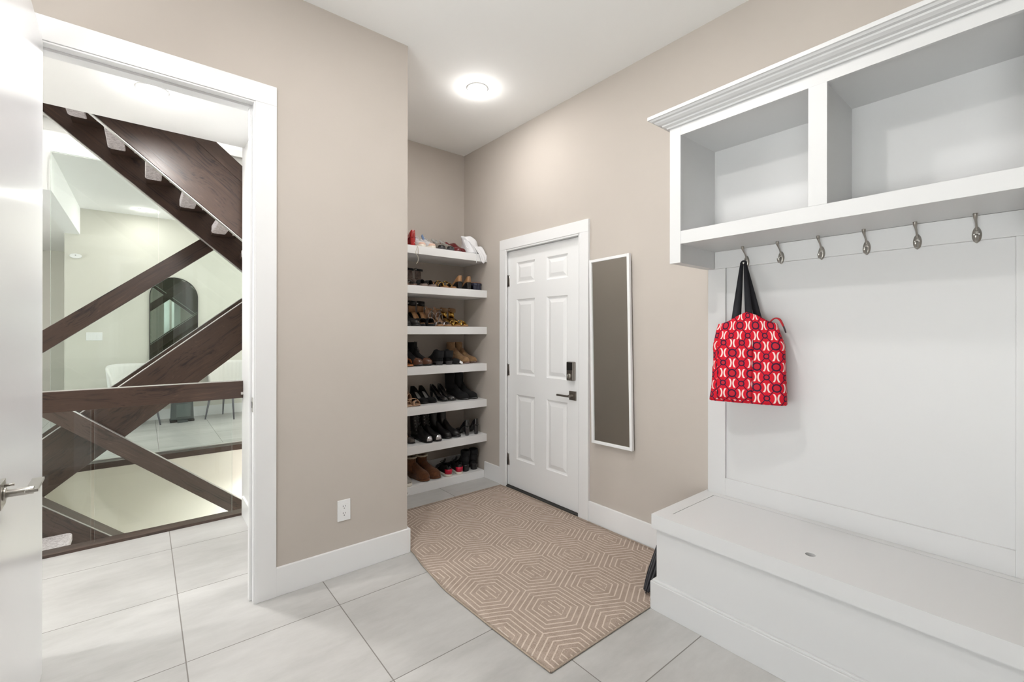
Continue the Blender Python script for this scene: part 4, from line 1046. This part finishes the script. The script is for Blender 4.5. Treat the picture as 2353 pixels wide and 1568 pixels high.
# ---- shelf 6 (floor)
pair(make_sneaker, ['grey slip-on shoe with white sole partly hidden by the wall corner'], dict(col=C_tau, solec=C_cre, accent=C_gry, lacec=C_crm, low=True), (1.672,), F + .015, 6, rz=0.12, name='slip_on_shoe', cat='shoe')
pair(make_boot, ['chestnut sheepskin boot with toggle, left one on the lowest shelf', 'chestnut sheepskin boot beside the black and red sneakers'],
     dict(col=C_che, solec=C_che, shaft=0.172, heel=0.0, fat=1.2, W=.092, L=.262, collar=C_crm, tab=C_crm, plat=.016), (1.852, 1.958), F + .035, 6, rz=0.28, name='sheepskin_boot', cat='boot', grp='chestnut sheepskin boots')
pair(make_sneaker, ['black sneaker with red heel beside the chestnut boots', 'black sneaker with red heel beside the black folded-cuff boots'],
     dict(col=C_blk, solec=C_cre, accent=C_dgr, lacec=C_blk, heeltab=C_rsn, H0=.075, solecm=.024), (2.058, 2.165), 3.368, 6, rz=PI - 0.10, name='sneaker', cat='shoe', grp='black and red sneakers')
pair(make_boot, ['black suede boot with folded cuff beside the red-heeled sneakers', 'black suede boot with folded cuff nearest the baseboard'],
     dict(col=C_bsu, solec=C_blk, shaft=0.185, heel=0.045, fat=.98, fold=True, L=.245), (2.258, 2.345), 3.40, 6, rz=PI - .10, name='ankle_boot', cat='boot', grp='black folded-cuff boots')

# ---- white drawstring bag on the top shelf
t = thing('drawstring_bag', 'white cotton drawstring bag slumped at the right end of the top shelf', 'bag', (2.325, 3.44, SZ[0] + .001))
bm = bmesh.new(); rings = []; n = 28
rnd = random.Random(3)
for i in range(13):
    s = i / 12; z = 0.165 * s ** 0.9
    rx = 0.085 * (1 - 0.25 * s) * (1.0 if s < .8 else 1 - (s - .8) * 1.6) ; ry = 0.090 * (1 - 0.45 * s) * (1 if s < .8 else 1 - (s - .8) * 1.2)
    lean = -0.035 * s + (-0.03 * max(0, s - .75) * 4)
    rings.append([(lean * 1.0 + rx * math.copysign(abs(math.cos(2 * PI * k / n)) ** .8, math.cos(2 * PI * k / n)) * (1 + .06 * math.sin(5 * 2 * PI * k / n + 6 * s)), ry * math.sin(2 * PI * k / n) * (1 + .08 * math.sin(3 * 2 * PI * k / n + 4 * s)), z + .008 * math.sin(2 * 2 * PI * k / n + 3 * s) * s) for k in range(n)])
loft(bm, rings, True, True, True)
cot = mat('white_cotton_drawstring', (0.78, 0.78, 0.80), 0.85, bmp=.6, bscale=18)
sub(link('pouch', bm, cot, t, True))
bm = bmesh.new(); tube(bm, [(-0.085, -0.02, 0.128), (-0.105, -0.05, 0.10), (-0.098, -0.07, 0.055), (-0.082, -0.075, 0.045)], 0.0035, 6); link('cord', bm, cot, t, True)
bm = bmesh.new(); tube(bm, [(-0.075, -0.03, 0.130), (-0.055, -0.085, 0.09), (-0.032, -0.105, 0.040), (-0.025, -0.118, 0.002), (-0.022, -0.120, -0.05), (-0.025, -0.119, -0.085)], 0.003, 6); link('cord', bm, cot, t, True)
bm = bmesh.new(); fl = [(-0.030, 0.070, -0.060, 0.085), (-0.020, 0.078, -0.088, 0.050), (-0.010, 0.082, -0.104, 0.016), (0.004, 0.084, -0.1175, -0.004), (0.012, 0.082, -0.1195, -0.030), (0.022, 0.074, -0.1195, -0.055), (0.036, 0.060, -0.1195, -0.078)]
loft(bm, [[(xa + (xb - xa) * k / 8, yy - 0.0035 * (1 + math.sin(k * 1.9 + zz * 40)) * (1 if zz < .06 else 0), zz - 0.006 * math.sin(PI * k / 8)) for k in range(9)] for xa, xb, yy, zz in fl], False, False, False)
sub(solid(link('hanging_flap', bm, cot, t, True), 0.003))
# loose lace hanging over the top shelf
bm = bmesh.new(); tube(bm, [(1.712, 3.360, 2.055), (1.722, 3.330, 2.031), (1.716, 3.3215, 2.01), (1.706, 3.3215, 1.965), (1.726, 3.3205, 1.93), (1.720, 3.3205, 1.89), (1.708, 3.3205, 1.878)], 0.0018, 6)
tube(bm, [(1.722, 3.330, 2.031), (1.726, 3.3205, 2.00), (1.728, 3.3205, 1.96)], 0.0016, 6)
tag(link('shoelace', bm, C_crm, None, True), 'loose cream shoelace dangling over the front of the top shelf', 'shoelace')

# ------------------------------------------------------------------ STAIRS
TH = math.atan(0.835); CT = math.cos(TH)
def beam(name, x, y, z, L, T, H, ang, m, parent, bv=0.002):
    """box with a local x axis along its length; (x, y, z) is the lower near start corner"""
    bm = bmesh.new(); sbx(bm, 0, L, 0, T, 0, H); o = link(name, bm, m, parent); o.location = (x, y, z); o.rotation_euler = (0, -ang, 0)
    if bv: bevel(o, bv)
    return o
def glass_panel(name, parent, x0, x1, y, zf0, zf1, th=0.010, m=None):
    """upright pane between two sloping (or level) edges"""
    bm = bmesh.new()
    P = [(x0, zf0(x0)), (x1, zf0(x1)), (x1, zf1(x1)), (x0, zf1(x0))]
    A = [bm.verts.new((p[0], y, p[1])) for p in P]; B = [bm.verts.new((p[0], y + th, p[1])) for p in P]
    bm.faces.new(A); bm.faces.new(B[::-1])
    for i in range(4):
        f = bm.faces.new((A[i], B[i], B[(i + 1) % 4], A[(i + 1) % 4])); f.material_index = 1
    bmesh.ops.recalc_face_normals(bm, faces=bm.faces[:])
    return link(name, bm, [m or M['glass'], M['glassedge']], parent)
# upper flight A (rises to the left, near half of the well)
tA = thing('stair_flight', 'upper flight of dark wood stairs with carpeted treads crossing the top of the doorway', 'stairs')
def la(y, x):   # bottom line of the stringers
    return (2.655 if y < 4.3 else 2.655) - 0.835 * (x + 0.207)
x0 = 1.15
beam('near_stringer', x0, 3.87, la(3.9, x0), 3.9, 0.045, 0.545 * CT, PI - TH, M['woodg'], tA) if False else None
def stringer_down(name, y, T, hv, xa, xb, zbot, m, parent):
    """stringer falling to the right: zbot(x) is its lower edge"""
    L = (xb - xa) / CT; o = beam(name, xa, y, zbot(xa), L, T, hv * CT, -TH, m, parent); return o
stringer_down('near_stringer', 3.87, 0.045, 0.415, -1.55, 1.2, lambda x: 2.660 - 0.835 * (x + 0.207), M['wood'], tA)
stringer_down('stringer_cap', 3.868, 0.049, 0.125, -1.55, 1.2, lambda x: 2.660 + 0.417 - 0.835 * (x + 0.207), M['wood'], tA)
stringer_down('near_reflection_strip', 3.872, 0.041, 0.010, -1.55, 1.2, lambda x: 2.648 - 0.835 * (x + 0.207), M['steel'], tA)  # pale strip: floor reflection on the stringer underside put into colour
stringer_down('far_stringer', 4.85, 0.045, 0.52, -1.55, 1.2, lambda x: 2.662 - 0.835 * (x + 0.210), M['wood'], tA)
stringer_down('far_reflection_strip', 4.852, 0.041, 0.010, -1.55, 1.2, lambda x: 2.650 - 0.835 * (x + 0.210), M['steel'], tA)  # pale strip painting the bright reflection under the far stringer
def tread(parent, xr, z, yb, label=None, down=False):
    """carpet-wrapped tread whose right edge is at xr and underside at z"""
    r = 0.035; xa, y0, y1 = xr - 0.106, yb[0], yb[1]
    o = boxes('tread', [(xa + 0.012, xr + 0.098, y0, 4.85, z + 0.006, z + 0.050)], M['wood'], parent)
    pts = [(xa, y0), (xr, y0), (xr, y1)] + [(xa + r + r * math.cos(PI / 2 + q / 6 * PI / 2), y1 - r + r * math.sin(PI / 2 + q / 6 * PI / 2)) for q in range(7)]
    bm = bmesh.new(); prism(bm, pts, z, z + 0.062); bevel(link('carpet_wrap', bm, M['carpet'], o), 0.008, 3)
    bm = bmesh.new(); prism(bm, [(xr + 0.052, y0), (xr + 0.104, y0), (xr + 0.104, y1), (xr + 0.052, y1)], z, z + 0.062); bevel(link('carpet_wrap', bm, M['carpet'], o), 0.005, 2)
    return o
for k in range(-3, 5):
    tread(tA, -0.112 + 0.2235 * k, 2.747 - 0.1885 * k, (3.915, 4.70))
# middle flight B (rises to the right, far half)
tB = thing('stair_flight', 'middle flight of dark wood stairs rising right behind the level handrail', 'stairs')
zBt = lambda x: 0.863 + 0.835 * (x + 0.1525)
def stringer_up(name, y, T, hv, xa, xb, ztop, m, parent):
    L = (xb - xa) / CT; dx = hv * CT * math.sin(TH)
    o = beam(name, xa + hv * CT * math.sin(TH), y, ztop(xa) - hv + 0.0 + hv * math.sin(TH) ** 2, L, T, hv * CT, TH, m, parent); return o
zBb = lambda x: zBt(x) - 0.452
stringer_up('near_stringer', 5.00, 0.045, 0.452, -1.05, 1.15, zBt, M['wood'], tB)
stringer_up('near_top_channel', 5.005, 0.035, 0.010, -1.05, 1.15, lambda x: zBt(x) + 0.010, M['steel'], tB)
stringer_up('far_stringer', 5.885, 0.045, 0.452, -1.05, 0.86, lambda x: 0.772 + .835 * (x + .247) + .005, M['wood'], tB)
stringer_up('far_top_channel', 5.89, 0.035, 0.008, -1.05, 0.86, lambda x: 0.782 + .835 * (x + .247) + .005, M['steel'], tB)
for k in range(0, 8):
    bevel(boxes('tread', [(-0.62 + 0.2235 * k, -0.62 + 0.2235 * k + 0.215, 5.05, 5.88, 0.23 + 0.1885 * k, 0.29 + 0.1885 * k)], M['carpet'], tB), 0.01)
stringer_up('handrail', 4.995, 0.055, 0.175, -1.2, 1.0, lambda x: 1.332 + 0.835 * (x + 0.607), M['wood'], tB)
zHb = lambda x: 1.332 - 0.17 + 0.835 * (x + 0.607)
glass_panel('glass_guard', tB, -0.95, 0.126, 5.018, lambda x: zBt(x) - 0.03, zHb)
glass_panel('glass_guard', tB, 0.206, 1.0, 5.018, lambda x: zBt(x) - 0.03, zHb)
bevel(tag(boxes('stair_landing', [(1.40, 2.18, 3.95, 5.90, 1.45, 1.62)], M['wood']), 'dark wood mid landing hidden behind the right hall wall', 'landing'), 0.003)
# lower flight E (falls to the right, near half)
tE = thing('stair_flight', 'lower flight of dark wood stairs going down behind the glass guard', 'stairs')
zE = lambda x: 0.03 - 0.87 * (x + 0.572)
THE = math.atan(0.87)
def down(name, y, T, hv, xa, xb, ztop, ang, m, parent):
    c = math.cos(ang); return beam(name, xa - hv * c * math.sin(ang) * 0, y, ztop(xa) - hv, (xb - xa) / c, T, hv * c, -ang, m, parent)
down('far_stringer', 4.74, 0.22, 0.45, -0.86, 1.6, zE, THE, M['woodg'], tE)
down('glass_channel', 4.748, 0.020, 0.006, -0.86, 1.6, lambda x: zE(x) + 0.006, THE, M['steel'], tE)
down('near_stringer', 3.87, 0.06, 0.40, -0.655, 1.6, lambda x: zE(x) - 0.12, THE, M['wood'], tE)
for k in range(0, 8):
    bm = bmesh.new(); xr_ = -0.413 + 0.2235 * k; z = -0.19 - 0.1885 * k; r = .04; pts = [(xr_ - .225, 3.94), (xr_, 3.94)]
    for q in range(7): a = q / 6 * PI / 2; pts.append((xr_ - r + r * math.cos(a), 4.735 - r + r * math.sin(a)))
    pts.append((xr_ - .225, 4.735)); prism(bm, pts, z - .06, z)
    bevel(link('tread', bm, M['carpet'], tE), 0.012, 3)
zCt = lambda x: 0.700 - 0.840 * (x + 0.426)
down('handrail', 4.87, 0.055, 0.165, -1.1, 1.5, zCt, math.atan(.84), M['woodg'], tE)
down('handrail_cap', 4.872, 0.050, 0.006, -1.1, 1.5, lambda x: zCt(x) + 0.006, math.atan(.84), M['steel'], tE)
glass_panel('glass_guard', tE, -0.62, 1.4, 4.885, lambda x: zE(x) - 0.02, lambda x: zCt(x) - 0.16, m=M['glass'])

# near guard: curb, glass, level handrail
tG = thing('stair_guard', 'glass stair guard with dark wood curb and level handrail facing the doorway', 'railing')
def beamx(name, x0, x1, y0, y1, z0, z1, m, parent, bv=.002):
    bm = bmesh.new(); sbx(bm, 0, x1 - x0, 0, y1 - y0, 0, z1 - z0); o = link(name, bm, m, parent); o.location = (x0, y0, z0); bevel(o, bv); return o
beamx('curb', -0.95, 0.56, 3.746, 3.842, -0.10, 0.018, M['woodg'], tG)
beamx('handrail', -0.95, 0.559, 3.775, 3.825, 0.842, 0.965, M['wood'], tG)
beamx('handrail_top_strip', -0.95, 0.559, 3.778, 3.822, 0.965, 0.968, M['steel'], tG, 0)
lv = lambda z: (lambda x: z)
glass_panel('glass_pane', tG, -0.90, -0.252, 3.795, lv(0.0), lv(0.86))
glass_panel('glass_pane', tG, -0.236, 0.494, 3.795, lv(0.0), lv(0.86))
o = boxes('wall_bracket', [(0.545, 0.561, 3.76, 3.80, 0.868, 0.885)], M['steel'], tG)
# far guard: curb with a full height glass wall
tW = thing('glass_wall', 'full height greenish glass wall on a dark curb across the far side of the stairwell', 'partition')
beamx('curb', -0.69, 2.2, 5.952, 6.05, -0.02, 0.040, M['wood'], tW)
beamx('floor_channel', -0.69, 2.2, 6.052, 6.11, 0.0, 0.048, M['steel'], tW, 0)
glass_panel('glass_pane', tW, -0.687, 0.117, 6.09, lv(0.02), lv(3.04), 0.012, M['glassg'])
glass_panel('glass_pane', tW, 0.123, 2.2, 6.09, lv(0.02), lv(3.04), 0.012, M['glassg'])

# ------------------------------------------------------------------ dining corner beyond
t = thing('arched_mirror', 'tall arched mirror with thin black frame on the far dining wall', 'mirror', (0.3615, 8.628, 0.62))
def arch(r, z0, zt, n=24): return [(-r, z0), (r, z0)] + [(r * math.cos(PI * k / n), zt - r + r * math.sin(PI * k / n)) for k in range(n + 1)]
bm = bmesh.new(); prism(bm, arch(0.2985, 0, 1.535), -0.012, 0.010, 0, 'y'); link('frame', bm, M['black'], t)
bm = bmesh.new(); prism(bm, arch(0.289, 0.010, 1.525), -0.0135, -0.0115, 0, 'y'); link('mirror_glass', bm, M['mirror2'], t)
t = thing('light_switch', 'white three-gang light switch plate on the far wall under the diagonal handrail', 'switch', (-0.540, 8.639, 1.256))
bevel(boxes('switch_plate', [(-0.085, 0.085, -0.007, 0, -0.057, 0.057)], M['plastic'], t), 0.002)
for k in (-1, 0, 1): boxes('rocker', [(k * .046 - .016, k * .046 + .016, -0.010, -0.006, -0.033, 0.033)], M['plastic'], t, 0.001)
t = thing('wall_alarm', 'small white oval alarm sensor high on the far wall', 'alarm', (-0.73, 8.639, 2.368))
bm = bmesh.new(); pts = [(0.062 * math.cos(2 * PI * k / 28), 0.033 * math.copysign(abs(math.sin(2 * PI * k / 28)) ** .8, math.sin(2 * PI * k / 28))) for k in range(28)]
prism(bm, pts, -0.030, 0.0, 0, 'y'); bevel(link('housing', bm, M['plastic'], t), 0.008, 3)
boxes('sensor_window', [(-0.006, 0.006, -0.032, -0.029, 0.004, 0.012)], M['tablegrey'], t)

def dining_chair(label, x, y, rz):
    """faces local -y"""
    t = thing('dining_chair', label, 'chair', (x, y, 0), rz, 'cream dining chairs')
    bm = bmesh.new(); n = 20
    rings = [[(0.225 * math.copysign(abs(math.cos(2 * PI * k / n)) ** .7, math.cos(2 * PI * k / n)) * g, 0.215 * math.copysign(abs(math.sin(2 * PI * k / n)) ** .7, math.sin(2 * PI * k / n)) * g, z) for k in range(n)] for z, g in ((.40, .9), (.41, 1), (.47, 1.02), (.485, .95), (.49, .6))]
    loft(bm, rings); link('seat', bm, M['chairfab'], t, True)
    bm = bmesh.new(); NA, NZ = 60, 10; out = []
    for layer in (0, 1):
        G = []
        for i in range(NA + 1):
            u = -1 + 2 * i / NA; a = u * math.radians(98); row = []
            for j in range(NZ + 1):
                v = j / NZ; top = 0.87 - 0.16 * abs(u) ** 3.5
                R_ = 0.235 + 0.045 * v + (0.0 if layer == 0 else 0.042 - 0.012 * v)
                if layer == 0: R_ -= 0.007 * abs(math.sin(i / NA * PI * 15))
                z = 0.44 + (top - 0.44) * v
                row.append(Vector((R_ * math.sin(a), R_ * math.cos(a) * 0.92 - 0.01, z)))
            G.append(row)
        out.append(G)
    Vv = [[[bm.verts.new(p) for p in r] for r in G] for G in out]
    for G in Vv:
        for i in range(NA):
            for j in range(NZ): bm.faces.new((G[i][j], G[i + 1][j], G[i + 1][j + 1], G[i][j + 1])).smooth = True
    for i in range(NA):
        for j in (0, NZ): bm.faces.new((Vv[0][i][j], Vv[0][i + 1][j], Vv[1][i + 1][j], Vv[1][i][j]))
    for j in range(NZ):
        for i in (0, NA): bm.faces.new((Vv[0][i][j], Vv[0][i][j + 1], Vv[1][i][j + 1], Vv[1][i][j]))
    bmesh.ops.recalc_face_normals(bm, faces=bm.faces[:])
    link('backrest', bm, M['chairfab'], t, True)
    for sx in (-1, 1):
        for sy in (-1, 1):
            bm = bmesh.new(); tube(bm, [(sx * .16, sy * .16, .41), (sx * .215, sy * .215, 0.0)], [0.018, 0.009], 10); link('leg', bm, M['chairleg'], t, True)
    return t
dining_chair('cream channel-back dining chair left of the arched mirror', -0.10, 8.22, math.radians(24))
dining_chair('cream channel-back dining chair at the right under the stair stringer', 1.02, 8.24, math.radians(-38))
t = thing('pedestal_table', 'charcoal pedestal dining table base between the two cream chairs', 'table', (0.44, 8.28, 0))
bevel(boxes('table_top', [(-0.22, 0.22, -0.26, 0.26, 0.72, 0.75)], M['tablegrey'], t), 0.004)
bm = bmesh.new(); prism(bm, [(-0.14, 0.03), (0.14, 0.03), (0.115, 0.72), (-0.115, 0.72)], -0.09, 0.09, 0, 'y'); bevel(link('pedestal', bm, M['tablegrey'], t), 0.01)
bevel(boxes('inset_panel', [(-0.075, 0.10, -0.098, -0.088, 0.07, 0.26)], mat('slate_inset', (.10, .125, .12), .25), t), 0.02, 3)
boxes('foot', [(-0.06, 0.06, -0.16, -0.08, 0.0, 0.035)], M['tablegrey'], t)
boxes('base', [(-0.145, 0.145, -0.10, 0.12, 0.0, 0.03)], M['black'], t)
